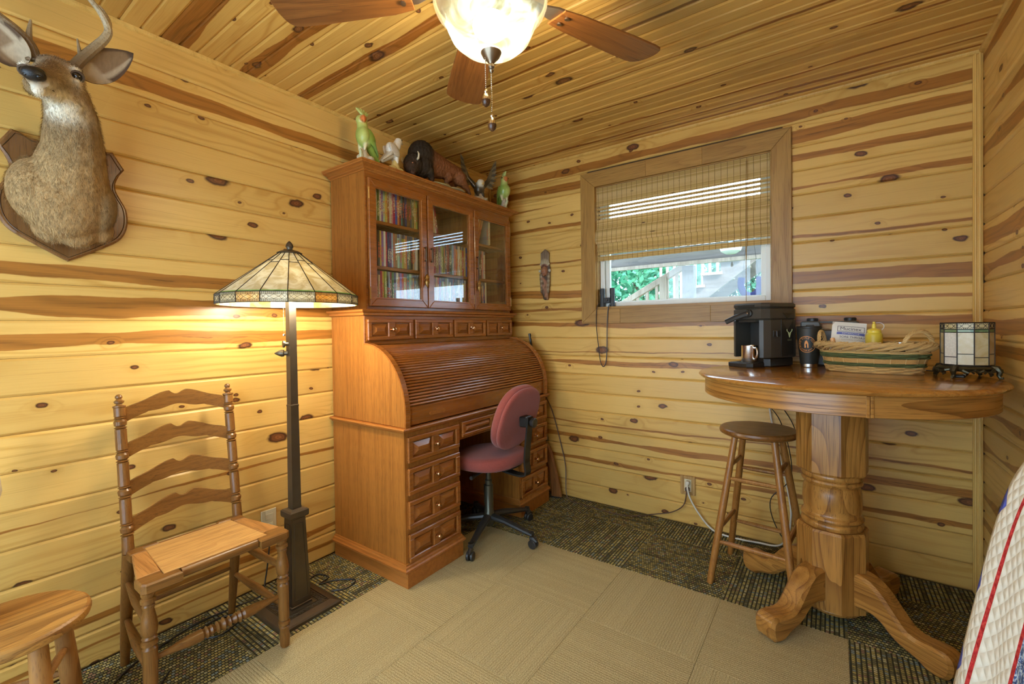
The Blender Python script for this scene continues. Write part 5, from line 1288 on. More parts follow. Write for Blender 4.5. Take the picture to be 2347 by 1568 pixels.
# ------------------------------------------------------------------ woven shade in the window
def reed_mat():
    m, t = nt('woven_reed'); g = G(t); co = g.n('ShaderNodeTexCoord').outputs['Object']; o = g.sep(co)
    rowi = g.m('FLOOR', g.m('MULTIPLY', o[2], 1/.0068)); wn = g.n('ShaderNodeTexWhiteNoise', {'W': rowi}, noise_dimensions='1D').outputs['Value']
    st = g.noise(g.xyz(g.m('MULTIPLY', o[0], 7.0), 0.0, g.m('MULTIPLY', rowi, 7.31)), 1.0, 2, .6)
    c = g.mix(wn, (.54, .35, .105), (.74, .54, .24)); c = g.mix(g.ss(st, .66, .72), c, (.12, .06, .02))
    d = g.bsdf(c, .6, 0, .3); tb = g.n('ShaderNodeBsdfTranslucent', {'Color': c}).outputs[0]
    g.out(g.n('ShaderNodeMixShader', {0: .38, 1: d, 2: tb}).outputs[0]); return m
REED = reed_mat(); THR = plain('tan_thread', (.30, .18, .055), .8)
bl = thing_w('woven_blind', 'woven reed roman blind pulled halfway down the window', 'blind', ((WX0+WX1)/2, .012, WZ1))
bx0, bx1 = WX0+.0068, WX1-.0068
def reeds(name, zt_, zb_, yfun, gaps):
    b = MB(); z = zt_-.004; i = 0; gi = 0
    while z > zb_+.002:
        gap = any(a < z < c for a, c in gaps)
        y = yfun(z); b.box(bx0, bx1, y-.0016, y+.0016, z-.0037, z+.0037)
        gi = gi+1 if gap else 0
        z -= .0185 if (gap and gi % 2 == 1) else .0076
    o = b.build(name, REED, bl); o['kind'] = 'stuff'
    tt = MB(); n = 31
    for k in range(n):
        x = lerp(bx0+.012, bx1-.012, k/(n-1)); zz = [lerp(zt_, zb_, q/4) for q in range(5)]
        tt.tube([(x, yfun(z)-.003, z) for z in zz], .0011, 4)
    q = tt.build('warp_threads', THR, o)
    return o
MB().box(bx0, bx1, .004, .032, WZ1-.034, WZ1-.0065, .002).build('head_rail', CASING, bl)
reeds('upper_panel', WZ1-.0075, 1.884, lambda z: .002, [(1.972, 2.056)])
reeds('front_fold', 1.893, 1.790, lambda z: -.008-.010*math.sin((1.893-z)/.103*PI/2), [])
reeds('lower_fold', 1.815, 1.744, lambda z: .002+.003*math.sin((1.815-z)/.07*PI), [])
reeds('bottom_panel', 1.752, 1.676, lambda z: .008, [(1.700, 1.730)])
MB().tube([(bx1-.115, -.014, WZ1-.03), (bx1-.117, -.026, 1.80), (bx1-.118, -.026, 1.70), (bx1-.119, -.006, 1.60), (bx1-.120, -.004, 1.36)], .0016, 5).tube([(bx1-.110, -.014, WZ1-.03), (bx1-.112, -.026, 1.80), (bx1-.113, -.026, 1.70), (bx1-.118, -.006, 1.60)], .0016, 5).build('pull_cord', THR, bl)

# ------------------------------------------------------------------ binoculars on the sill
bn = thing_w('binoculars', 'black compact binoculars standing on the window sill with a hanging neck strap', 'binoculars', (.981, .030, WZ0+.018))
RUB = plain('rubber_black', (.035, .038, .040), .5, var=.2)
bz = WZ0+.0185
for x in (.956, 1.028):
    MB().lathe([(0, 0), (.019, 0), (.020, .003), (.018, .012), (.0175, .060), (.016, .085), (.0175, .092), (.018, .122), (.0165, .126), (.0, .126)], (x, .026, bz), 22).build('barrel', RUB, bn)
MB().box(.968, 1.016, .012, .034, bz+.024, bz+.062, .004).build('bridge', RUB, bn)
MB().lathe([(0, 0), (.010, 0), (.010, .010), (0, .010)], seg=16, M=align((0, -1, 0), (.992, .012, bz+.045))).build('focus_wheel', BLK, bn)
MB().tube(catmull([(.943, .012, bz+.030), (.940, .000, bz+.020), (.936, -.026, bz-.01), (.933, -.030, 1.24), (.945, -.026, 1.10), (.955, -.022, 1.00), (.975, -.022, .958), (.996, -.022, .985), (1.006, -.024, 1.08), (1.012, -.030, 1.24), (1.020, -.026, bz-.01), (1.026, .000, bz+.020), (1.026, .006, bz+.034)], 6), .0032, 6, flat=.6).build('neck_strap', BLK, bn)

# ------------------------------------------------------------------ power outlets and cords
IVORY = plain('ivory_plastic', (.62, .55, .36), .4)
OAKP = wood('oak_plate', (.48, .28, .09), (.34, .17, .05), 'z', .4, 30)
ou = thing_w('power_outlet', 'square oak outlet plate on the plank wall below the window', 'outlet', (1.520, 0, .246))
rect_frame(MB(), 1.476, 1.564, .188, .304, .018, -.009, -.0003, .003).box(1.49, 1.55, -.006, -.0003, .20, .29).build('wall_plate', OAKP, ou)
MB().box(1.500, 1.540, -.0085, -.0058, .208, .284, .002).build('receptacle', IVORY, ou)
ou2 = thing_w('power_outlet', 'ivory outlet plate on the plank wall behind the floor lamp', 'outlet', (0, -1.788, .305))
MB().box(.0003, .006, -1.824, -1.752, .247, .362, .002).build('wall_plate', IVORY, ou2)
for z in (.283, .328): MB().box(.0058, .0085, -1.806, -1.770, z-.014, z+.014, .003).build('receptacle', IVORY, ou2)
def cable(name, label, pts, r, mat, plug=None, group=None):
    t_ = thing_w(name, label, 'cord', tuple(pts[0])); MB().tube(catmull(pts, 8), r, 6).build('cable', mat, t_)
    if plug is not None: MB().box(-.012, .012, -.026, .0, -.013, .013, .005, M=plug).build('plug', mat, t_)
    return t_
WHC = plain('white_cable', (.62, .58, .48), .45); BRC = plain('brown_cable', (.10, .055, .035), .5)
cable('power_cable', 'brown power cord trailing from the desk across the carpet to the outlet', [(.545, -.075, .735), (.575, -.020, .60), (.640, -.012, .36), (.675, -.020, .22), (.70, -.06, .05), (.745, -.075, .006), (.90, -.090, .0042), (1.10, -.105, .0042), (1.22, -.06, .005), (1.30, -.022, .02), (1.42, -.016, .06), (1.495, -.018, .12), (1.518, -.030, .205), (1.520, -.034, .222)], .0036, BRC, tr(1.520, -.0086, .226))
cable('power_cable', 'thick white power cord running from the oak outlet plate to the table', [(1.524, -.034, .266), (1.529, -.050, .238), (1.540, -.046, .19), (1.572, -.032, .12), (1.640, -.030, .035), (1.72, -.045, .0085), (1.90, -.040, .0085), (2.02, -.030, .03), (2.06, -.016, .20), (2.02, -.014, .45), (1.97, -.014, .70), (1.95, -.014, .92), (1.955, -.026, 1.04), (1.978, -.070, 1.075), (1.998, -.100, 1.078)], .0052, WHC, tr(1.523, -.0086, .266))
cable('power_cable', 'thin black cord hanging behind the bar stool seat', [(2.0475, -.1345, 1.078), (2.020, -.080, 1.085), (1.990, -.036, 1.05), (1.950, -.034, .95), (1.900, -.034, .86), (2.015, -.034, .70), (2.065, -.036, .42), (1.965, -.036, .26), (2.005, -.050, .10), (2.105, -.070, .0045)], .0028, BLK)
cable('power_cable', 'black appliance cord looping down behind the table pedestal', [(2.270, -.009, .885), (2.150, -.010, .905), (2.050, -.012, .90), (1.990, -.020, .84), (2.075, -.020, .68), (2.130, -.022, .42), (2.120, -.022, .26), (2.110, -.030, .10), (2.180, -.050, .0045)], .0028, BLK)
cable('power_cable', 'black lamp cord coiled on the carpet beside the lamp base', [(.012, -1.790, .285), (.03, -1.800, .20), (.05, -1.83, .06), (.08, -1.87, .0045), (.07, -1.98, .0045), (.06, -2.12, .0045), (.10, -2.26, .0045), (.14, -2.36, .0045), (.25, -2.46, .0045), (.33, -2.44, .0045), (.36, -2.36, .0045), (.28, -2.28, .0045)], .0036, BLK)
cable('power_cable', 'black cord looped on the dark carpet under the ladder-back chair', [(.16, -1.955, .0042), (.10, -2.05, .0042), (.14, -2.16, .0042), (.22, -2.10, .0042), (.20, -2.02, .0042)], .0036, BLK)
cable('power_cable', 'short black cord squiggle between lamp base and desk plinth', [(.155, -1.700, .0042), (.13, -1.62, .0042), (.20, -1.60, .0042), (.22, -1.66, .0042), (.25, -1.60, .0042), (.33, -1.54, .0042), (.36, -1.60, .0042), (.32, -1.66, .0042)], .0036, BLK)

# ------------------------------------------------------------------ rifle standing in the gap beside the desk
gun = thing_w('hunting_rifle', 'wood-stocked rifle leaning in the gap between desk and plank wall', 'rifle', (.64, -.07, 0))
STK = wood('walnut_stock', (.24, .095, .028), (.12, .04, .010), 'z', .3)
MB().prism([(.585, .004), (.668, .012), (.640, .150), (.600, .300), (.575, .36), (.545, .40), (.500, .70), (.480, .70), (.515, .40), (.540, .33), (.575, .15)], -.082, -.052, 'y', .008).build('stock', STK, gun)
MB().prism([(.583, .0), (.670, .008), (.668, .014), (.585, .006)], -.083, -.051, 'y').build('butt_pad', BLK, gun)
MB().tube([(.545, -.067, .40), (.492, -.067, .72)], .016, 10).build('receiver', BLKM, gun)
MB().tube([(.505, -.067, .66), (.408, -.067, 1.185)], .009, 10).build('barrel', BLKM, gun)
MB().box(-.004, .004, -.003, .003, 0, .020, .001, M=tr(.420, -.067, 1.165) @ rotm('Y', -10)).build('front_sight', BLKM, gun)

# ------------------------------------------------------------------ jug on the low stool
JUG = plain('pale_stoneware', (.52, .46, .36), .35, var=.12)
jg = thing('stoneware_jug', 'pale stoneware jug standing on the worn low stool', 'jug', (.350, -2.745, .4405))
MB().lathe([(0, 0), (.045, 0), (.05, .004), (.045, .05), (.035, .16), (.038, .24), (.060, .31), (.070, .36), (.066, .41), (.045, .45), (.028, .47), (.026, .50), (.030, .51), (.024, .51), (.020, .48), (0, .47)], seg=30).build('jug_body', JUG, jg)
MB().tube(catmull([(-.026, 0, .495), (-.055, 0, .50), (-.075, 0, .46), (-.066, 0, .42)], 5), .007, 8).build('handle', JUG, jg)

# ------------------------------------------------------------------ quilt on a rack
def quilt_mat():
    m, t = nt('patchwork_quilt'); g = G(t); uv = g.n('ShaderNodeUVMap', uv_map='UVMap').outputs[0]; o = g.sep(uv); s, tt_ = o[0], o[1]
    co = g.xyz(s, tt_, 0.0)
    dia = g.m('MULTIPLY', g.m('ABSOLUTE', g.m('SINE', g.m('MULTIPLY', g.m('ADD', s, tt_), 110.0))), g.m('ABSOLUTE', g.m('SINE', g.m('MULTIPLY', g.m('SUBTRACT', s, tt_), 110.0))))
    pa = g.noise(co, 34.0, 3, .6, 2.5)
    blue = g.mix(g.ss(g.m('ABSOLUTE', g.m('SUBTRACT', pa, .5)), .015, .07), (.42, .50, .58), (.045, .085, .22))
    redp = g.mix(g.ss(g.noise(co, 160.0, 2), .4, .6), (.36, .015, .02), (.50, .05, .04))
    white = g.mix(dia, (.62, .58, .48), (.69, .65, .55))
    # blocks beyond the border
    blk = g.m('FRACT', g.m('DIVIDE', g.m('ADD', tt_, .10), .42))
    inner = g.mix(g.m('LESS_THAN', blk, .30), blue, white)
    dd = g.m('ADD', g.m('ABSOLUTE', g.m('SUBTRACT', blk, .15)), g.m('MULTIPLY', g.m('ABSOLUTE', g.m('SUBTRACT', g.m('FRACT', g.m('DIVIDE', s, .30)), .5)), .35))
    inner = g.mix(g.m('LESS_THAN', dd, .10), inner, redp)
    c = g.mix(g.m('GREATER_THAN', s, .200), white, inner)
    # blue star points poking in from the outer edge
    saw = g.m('ABSOLUTE', g.m('SUBTRACT', g.m('FRACT', g.m('DIVIDE', tt_, .16)), .5))
    star = g.m('GREATER_THAN', g.m('SUBTRACT', g.m('MULTIPLY', saw, .16), s), .050)
    c = g.mix(star, c, (.08, .10, .42))
    for s0 in (.078, .196): c = g.mix(g.m('LESS_THAN', g.m('ABSOLUTE', g.m('SUBTRACT', s, s0)), .0055), c, redp)
    for t0 in (.31, .36): c = g.mix(g.m('LESS_THAN', g.m('ABSOLUTE', g.m('SUBTRACT', blk, t0)), .012), c, g.mix(g.m('GREATER_THAN', s, .200), c, redp))
    g.out(g.bsdf(c, .9, 0, .15, g.bump(g.m('ADD', dia, g.m('MULTIPLY', pa, .3)), .6, .004))); return m
rk = thing_w('quilt_rack', 'dark wooden quilt rack standing beside the plank wall under the quilt', 'quilt rack', (2.60, -2.10, 0))
RKW = wood('rack_wood', (.20, .085, .025), (.10, .04, .01), 'z', .4)
for y in (-1.66, -2.58):
    for x0, x1 in ((2.49, 2.598), (2.74, 2.622)): MB().tube([(x0, y, .012), (x1, y, 1.015)], .012, 8).build('leg', RKW, rk)
for x, z in ((2.61, 1.013), (2.515, .30), (2.712, .30)): MB().tube([(x, -1.66, z), (x, -2.58, z)], .013, 10).build('rail', RKW, rk)
path = catmull([(2.416, .10, 0), (2.424, .30, 0), (2.446, .52, 0), (2.482, .74, 0), (2.522, .93, 0), (2.566, 1.014, 0), (2.610, 1.030, 0), (2.655, 1.008, 0), (2.700, .90, 0), (2.735, .70, 0), (2.752, .45, 0)], 6)
yn, ya_, yb_ = 60, -1.640, -2.60
v = []; f = []; uvs = []; Lq = 0; npth = len(path)
for i, p in enumerate(path):
    if i: Lq += (path[i]-path[i-1]).length
    for j in range(yn+1):
        s_ = j/yn; y = lerp(ya_, yb_, s_); damp = min(1, abs(p[1]-1.03)/.5)
        rip = .010*math.sin(s_*21+.8)*damp+.004*math.sin(s_*53+p[1]*7)*damp
        v.append((p[0]+rip*(-1 if p[0] < 2.6 else .3), y+.006*math.sin(p[1]*9), p[1])); uvs.append((s_*(ya_-yb_), Lq))
for i in range(npth-1):
    for j in range(yn): a = i*(yn+1)+j; f.append((a, a+1, a+yn+2, a+yn+1))
q = MB().add(v, f, True).mesh('quilt', 80)
ul = q.uv_layers.new(name='UVMap')
for lp in q.loops: ul.data[lp.index].uv = uvs[lp.vertex_index]
q.materials.append(quilt_mat()); qo = link('quilt', q)
sm = qo.modifiers.new('thick', 'SOLIDIFY'); sm.thickness = .008; sm.offset = 1 if True else 0
tag(qo, 'patchwork quilt in cream, red and blue hanging over the rack', 'quilt')
# ------------------------------------------------------------------ mounted deer head
FUR = (.30, .190, .085); TAN = (.43, .275, .120); DK = (.16, .10, .055); WHT = (.80, .72, .56); BLKC = (.012, .010, .010); GRY = (.27, .185, .095)
DM = vcol('deer_coat', .8, 0, .3, .15, (1, 1, .35), .28, 120)
dm_ = thing_w('deer_head_mount', 'mounted whitetail buck head with small antlers on a walnut shield plaque', 'mounted head', (0, -2.475, 1.49))
half = [(0, 1.493), (.045, 1.520), (.095, 1.552), (.140, 1.585), (.162, 1.622), (.170, 1.665), (.166, 1.710), (.150, 1.745), (.137, 1.775), (.136, 1.805), (.148, 1.838), (.163, 1.863), (.146, 1.892), (.130, 1.921), (.110, 1.916), (.090, 1.905), (.060, 1.903), (.030, 1.918), (0, 1.945)]
hc = [(p[0], p[1]) for p in catmull([(x, z, 0) for x, z in half[:11]], 3)]+[(x, z) for x, z in half[11:]]
YS = -2.472
outl = [(YS+x, z) for x, z in hc]+[(YS-x, z) for x, z in hc[-2:0:-1]]
WAL = wood('walnut_plaque', (.21, .095, .030), (.10, .038, .010), 'z', .25, 26, .5, .5)
MB().prism(outl, .0006, .022, 'x', .006).build('shield_plaque', WAL, dm_)
ins_ = [(YS+(y-YS)*.93, 1.71+(z-1.71)*.94) for y, z in outl]
MB().tube([(.0222, y, z) for y, z in ins_], .0016, 4, closed=True).build('plaque_bead', plain('plaque_edge', (.10, .05, .02), .2), dm_)
D_ = Vector((.772, -.33, -.543)).normalized()
prims = [
 ('e', (.045, -2.478, 1.715), (.040, .132, .158), TAN), ('e', (.095, -2.490, 1.700), (.085, .118, .138), TAN), ('e', (.068, -2.458, 1.615), (.052, .070, .075), TAN), ('e', (.060, -2.515, 1.600), (.045, .055, .050), TAN),
 ('e', (.085, -2.560, 1.715), (.075, .068, .105), TAN), ('e', (.085, -2.405, 1.690), (.070, .055, .095), GRY), ('e', (.060, -2.395, 1.610), (.040, .040, .045), TAN),
 ('l', (.090, -2.478, 1.755), (.150, -2.474, 1.850), .108, .082, TAN), ('l', (.150, -2.474, 1.850), (.200, -2.484, 1.935), .082, .068, FUR), ('l', (.200, -2.484, 1.935), (.232, -2.502, 2.000), .068, .058, FUR),
 ('e', (.240, -2.500, 1.932), (.044, .054, .024), WHT), ('e', (.266, -2.512, 1.960), (.032, .043, .022), WHT),
 ('e', (.248, -2.520, 2.042), (.058, .060, .054), FUR), ('e', (.258, -2.528, 2.074), (.040, .048, .028), DK),
 ('l', (.280, -2.542, 2.028), (.340, -2.570, 1.994), .044, .031, GRY), ('l', (.340, -2.570, 1.994), (.388, -2.592, 1.970), .030, .025, FUR), ('l', (.300, -2.548, 2.052), (.370, -2.582, 1.997), .020, .015, DK),
 ('e', (.404, -2.599, 1.969), (.021, .026, .019), BLKC), ('e', (.396, -2.592, 1.985), (.014, .018, .010), BLKC), ('l', (.320, -2.560, 1.970), (.384, -2.588, 1.938), .022, .016, WHT), ('l', (.270, -2.535, 1.982), (.320, -2.558, 1.966), .034, .022, WHT), ('l', (.350, -2.556, 1.978), (.392, -2.574, 1.960), .013, .010, WHT),
 ('e', (.288, -2.492, 2.068), (.022, .014, .010), WHT), ('e', (.298, -2.492, 2.030), (.018, .012, .008), WHT), ('e', (.248, -2.596, 2.050), (.022, .014, .010), WHT), ('e', (.262, -2.490, 2.018), (.036, .024, .032), FUR), ('e', (.236, -2.576, 2.008), (.034, .024, .032), FUR),
]
deer = blob('deer_bust', prims, .0052, DM, dm_, 4, noise=.0010, nscale=260, soft=1.1, back=.010)
EYE = plain('glass_eye', (.010, .006, .004), .05, spec=.8)
eyer = [Vector((.302, -2.489, 2.047)), Vector((.262, -2.597, 2.030))]
for p in eyer: MB().ell(p, .0135, 14, 10).build('eye', EYE, dm_)
for p in eyer:
    MB().tube([p+Vector((.002, 0, 0))+Matrix.Rotation(a, 3, D_) @ (D_.orthogonal().normalized()*.0145) for a in [2*PI*k/12 for k in range(12)]], .0042, 6, closed=True).build('eyelid', plain('dark_eyelid', (.09, .055, .03), .8), dm_)
MB().ell((.406, -2.600, 1.970), (.022, .027, .0195), 18, 12).ell((.396, -2.593, 1.986), (.015, .019, .010), 14, 8).build('nose', plain('nose_leather', (.008, .007, .007), .42, bump=.4, vscale=200), dm_)
for s_ in (-1, 1):
    lat = Vector((.39, .92, 0))*s_; MB().ell(Vector((.408, -2.600, 1.968))+lat*.013+D_*.013, (.006, .006, .005), 8, 6).build('nostril', plain('nostril_black', (.003, .003, .003), .3), dm_)
MB().tube([Vector((.345, -2.556, 1.962))+Vector((0, .006, 0)), Vector((.385, -2.574, 1.953)), Vector((.404, -2.594, 1.952)), Vector((.392, -2.606, 1.952)), Vector((.352, -2.596, 1.958))], .0022, 5).build('mouth_line', plain('mouth_dark', (.02, .012, .01), .7), dm_)
def ear(base, tip, nrm):
    B, T = Vector(base), Vector(tip); ax = (T-B); L = ax.length; ax.normalize(); n_ = (Vector(nrm)-ax*Vector(nrm).dot(ax)).normalized(); sd = ax.cross(n_)
    nu, nv = 16, 12; v = []; f = []; cols = []
    for lay in (0, 1):
        for i in range(nu+1):
            t = i/nu; w_ = .048*(math.sin(PI*min(1, t**.72*.97+.03))**.75)+.004*(1-t)
            for j in range(nv+1):
                u = j/nv*2-1; cup = .030*(u*u)*(1-t*.75)+.006*t
                p = B+ax*(t*L)+sd*(u*w_)+n_*(cup-(.005 if lay else 0)); v.append(p)
                if lay: cols.append((.17, .11, .06))
                else:
                    e = u; c = (.40, .30, .19) if (.42 < e < .80 or (t < .35 and e > -.4)) else ((.22, .14, .075) if abs(e) <= .80 else (.10, .06, .035))
                    if t > .93: c = (.10, .06, .035)
                    cols.append(c)
    q = (nu+1)*(nv+1)
    for i in range(nu):
        for j in range(nv): a = i*(nv+1)+j; f.append((a, a+1, a+nv+2, a+nv+1)); f.append((q+a, q+a+nv+1, q+a+nv+2, q+a+1))
    for i in range(nu):
        for a in (i*(nv+1), i*(nv+1)+nv): f.append((a, a+nv+1, q+a+nv+1, q+a))
    for j in range(nv): a = nu*(nv+1)+j; f.append((a, a+1, q+a+1, q+a))
    me = MB().add(v, f, True).mesh('ear', 80); ca = me.color_attributes.new('Col', 'FLOAT_COLOR', 'POINT')
    ca.data.foreach_set('color', [x for c in cols for x in (*c, 1)]); me.materials.append(DM); return link('ear', me, dm_)
ear((.240, -2.478, 2.072), (.262, -2.338, 2.204), (.80, -.35, -.30)); ear((.226, -2.588, 2.060), (.236, -2.702, 2.185), (.85, -.45, -.25))
def antler_mat():
    m, t = nt('antler_bone'); g = G(t); co = g.n('ShaderNodeTexCoord').outputs['Object']; nz = g.noise(co, 150, 3, .7); z = g.sep(co)[2]
    c = g.mix(g.ss(z, 2.10, 2.26), (.15, .09, .04), (.44, .34, .20)); c = g.mix(g.m('MULTIPLY', g.ss(nz, .45, .7), .6), c, (.12, .075, .035))
    g.out(g.bsdf(c, .5, 0, .4, g.bump(nz, .7, .003))); return m
ANT = antler_mat()
def tine(b, pts, r): P = catmull(pts, 5); n = len(P); b.tube(P, [lerp(r[0], r[1], (i/(n-1))**1.2) for i in range(n)], 9); return b
b = MB()
tine(b, [(.262, -2.490, 2.088), (.268, -2.470, 2.125), (.276, -2.438, 2.175), (.284, -2.414, 2.215), (.288, -2.408, 2.245), (.298, -2.428, 2.283), (.316, -2.462, 2.308), (.330, -2.492, 2.335), (.340, -2.510, 2.365)], (.0165, .004))
tine(b, [(.286, -2.410, 2.238), (.276, -2.402, 2.272), (.268, -2.412, 2.305), (.262, -2.424, 2.325)], (.009, .002)); tine(b, [(.269, -2.474, 2.120), (.274, -2.478, 2.150), (.276, -2.482, 2.180)], (.007, .002))
b.lathe([(.012, 0), (.021, .003), (.021, .009), (.014, .013)], seg=12, M=align((.006, .02, .04), (.262, -2.490, 2.086))).build('antler', ANT, dm_)
b = MB()
tine(b, [(.240, -2.572, 2.078), (.250, -2.584, 2.118), (.256, -2.612, 2.146), (.262, -2.652, 2.170), (.270, -2.692, 2.205), (.285, -2.712, 2.250), (.305, -2.700, 2.300), (.32, -2.67, 2.34)], (.0165, .004))
tine(b, [(.252, -2.588, 2.122), (.258, -2.586, 2.155), (.260, -2.582, 2.192)], (.010, .0025)); tine(b, [(.272, -2.698, 2.212), (.262, -2.715, 2.25), (.258, -2.71, 2.29)], (.009, .002))
b.lathe([(.012, 0), (.021, .003), (.021, .009), (.014, .013)], seg=12, M=align((.01, -.012, .04), (.240, -2.572, 2.076))).build('antler', ANT, dm_)
# short coat of hair over the bust
def hair_on(o, n, length, wid, parent, zmax, seed=5, skip=None):
    me = o.data; rs = np.random.RandomState(seed); nv = len(me.vertices); V = np.empty(nv*3); me.vertices.foreach_get('co', V); V = V.reshape(-1, 3); N = np.empty(nv*3); me.vertices.foreach_get('normal', N); N = N.reshape(-1, 3)
    Cc = np.empty(nv*4); me.color_attributes['Col'].data.foreach_get('color', Cc); Cc = Cc.reshape(-1, 4)
    idx = rs.randint(0, nv, n); P = V[idx]+rs.randn(n, 3)*.002; Nn = N[idx]; C = Cc[idx, :3]*(.45+.95*rs.rand(n, 1)**1.3)
    keep = (P[:, 0] > .03) & (np.linalg.norm(P-np.array([.402, -2.597, 1.972]), axis=1) > .034); P, Nn, C = P[keep], Nn[keep], C[keep]; n = len(P)
    hd = np.clip((P[:, 2]-1.98)/.06, 0, 1)[:, None]
    flow = np.array([[.15, 0, -1.0]])*(1-hd)+np.array([[-.6, .3, .35]])*hd
    flow = flow-Nn*(flow*Nn).sum(1, keepdims=True)+rs.randn(n, 3)*.18; flow /= np.linalg.norm(flow, axis=1, keepdims=True)
    d = flow+Nn*.42; d /= np.linalg.norm(d, axis=1, keepdims=True); L = length*(1-.55*hd)*(.7+.6*rs.rand(n, 1)); sd = np.cross(d, Nn); sd /= np.maximum(np.linalg.norm(sd, axis=1, keepdims=True), 1e-6)
    A = P-sd*wid-Nn*.001; B = P+sd*wid-Nn*.001; T = P+d*L
    W_ = np.stack([A, B, T], 1).reshape(-1, 3); F = [(3*i, 3*i+1, 3*i+2) for i in range(n)]
    m2 = bpy.data.meshes.new('fur'); m2.from_pydata([tuple(q) for q in W_], [], F); ca = m2.color_attributes.new('Col', 'FLOAT_COLOR', 'POINT')
    cc = np.repeat(C, 3, 0); cc[2::3] *= 1.18; ca.data.foreach_set('color', np.c_[np.clip(cc, 0, 1), np.ones(len(cc))].ravel()); m2.materials.append(FURM); q = link('fur', m2, parent); q['kind'] = 'stuff'; return q
FURM = vcol('deer_hair', .7, 0, 0, .2)
hair_on(deer, 60000, .0105, .0006, dm_, 2.0)

# ------------------------------------------------------------------ figurines on the hutch
CER = vcol('glazed_ceramic', .3, 0, 0, .5, var=.18, vscale=90)
GR1, GR2, CRM, ORN, ROCK = (.22, .33, .055), (.42, .48, .13), (.62, .56, .34), (.62, .17, .05), (.50, .42, .30)
HT = 2.0877
def local(x, y, z): return (x, y, z)
def parrot(label, loc, rz, cr, turn):
    t_ = thing('parrot_figurine', label, 'figurine', loc, rz, None)
    rs = random.Random(3); pr_ = []
    for k in range(9): pr_.append(('e', (rs.uniform(-.028, .028), rs.uniform(-.04, .05), .012+.012*rs.random()), (.018, .02, .016), ROCK if k % 3 else (.30, .20, .12)))
    pr_ += [('l', (0, -.02, .0), (.0, -.025, .06), .024, .016, ROCK), ('l', (.0, -.04, .01), (.012, -.058, .05), .012, .008, (.45, .46, .24))]
    blob('perch', pr_, .0035, CER, t_, 3, floor=0.0)
    pr_ = [('e', (0, -.022, .125), (.040, .040, .058), GR1, Matrix.Rotation(math.radians(18), 3, 'X')), ('e', (.012, -.036, .13), (.032, .030, .045), GR2), ('l', (0, -.03, .165), (0, -.034, .198), .028, .026, GR2), ('e', (0, -.036, .208), (.028, .029, .027), GR2),
           *([('e', (.024, -.046, .208), (.014, .016, .018), ORN), ('l', (.032, -.050, .206), (.040, -.056, .186), .010, .004, ORN)] if turn else [('e', (.0, -.060, .207), (.016, .012, .017), ORN), ('l', (.0, -.066, .204), (.0, -.073, .184), .010, .004, ORN)]), ('l', (0, .0, .10), (0, .052, .045), .026, .015, GR1), ('l', (0, .052, .045), (0, .098, .004), .015, .006, GR1),
           ('l', (.02, -.03, .09), (.018, -.035, .06), .012, .007, CRM), ('l', (-.02, -.03, .09), (-.018, -.035, .06), .012, .007, CRM)]
    blob('bird_body', pr_, .0030, CER, t_, 4, floor=0.0)
    for s_ in (-1, 1):
        w = blob('wing', [('e', (s_*.033, -.004, .125), (.009, .024, .044), GR1, Matrix.Rotation(math.radians(30), 3, 'X')), ('l', (s_*.032, .01, .105), (s_*.018, .056, .050), .011, .005, (.14, .22, .05))], .003, CER, t_, 3, floor=0.0)
        MB().ell((s_*.0235, -.050, .213), .0042, 10, 8).build('eye', EYE, t_)
    for k in range(cr):
        a = (k-(cr-1)/2)*.42
        MB().tube(catmull([(.002*k, -.030, .228), (.004*math.sin(a), -.028-.026*math.sin(a), .246), (.004, -.034-.046*math.sin(a), .266-.010*abs(a))], 4), [.006, .007, .0075, .0075, .0075, .007, .006, .005, .0025], 7).build('crest_feather', plain('crest_green', (.45, .50, .16), .35) if k == 0 and 'crest_green' not in bpy.data.materials else bpy.data.materials['crest_green'], t_)
    return t_
parrot('tall green ceramic parrot with orange face at the hutch end by the lamp', (.300, -1.398, HT), math.radians(6), 6, True)
parrot('green ceramic parrot with orange face at the hutch end by the window wall', (.305, -.240, HT), math.radians(60), 4, False)
# falcon
fa = thing('falcon_figurine', 'small white speckled ceramic falcon beside the tall parrot', 'figurine', (.305, -1.235, HT))
FW, FB = (.72, .68, .58), (.50, .44, .34)
blob('perch', [('l', (0, .01, 0), (0, .01, .045), .026, .016, (.62, .48, .18)), ('e', (.01, -.015, .012), (.02, .022, .014), (.55, .42, .15)), ('e', (.008, .034, .012), (.016, .018, .013), (.60, .50, .22))], .003, CER, fa, 2, floor=0.0)
fa.scale = (1.15, 1.15, 1.15)
SPK = vcol('speckled_ceramic', .35, 0, 0, .5, var=.55, vscale=260)
blob('bird_body', [('e', (0, -.004, .098), (.026, .034, .042), FW, Matrix.Rotation(math.radians(35), 3, 'X')), ('l', (0, .018, .125), (0, .030, .150), .021, .018, FW), ('e', (0, .033, .155), (.017, .019, .016), FW), ('l', (0, .050, .153), (.0, .058, .146), .006, .002, (.25, .22, .18)), ('l', (0, -.02, .075), (0, -.062, .036), .020, .009, FB), ('l', (.012, .01, .07), (.012, .012, .045), .011, .007, FW), ('l', (-.012, .01, .07), (-.012, .012, .045), .011, .007, FW)], .0028, SPK, fa, 3, floor=0.0)
for s_ in (-1, 1):
    blob('wing', [('e', (s_*.026, -.012, .095), (.007, .022, .036), FB, Matrix.Rotation(math.radians(45), 3, 'X')), ('l', (s_*.022, -.03, .075), (s_*.012, -.070, .036), .009, .003, FB)], .0028, SPK, fa, 2, floor=0.0)
    MB().ell((s_*.0155, .040, .158), .003, 8, 6).build('eye', EYE, fa)
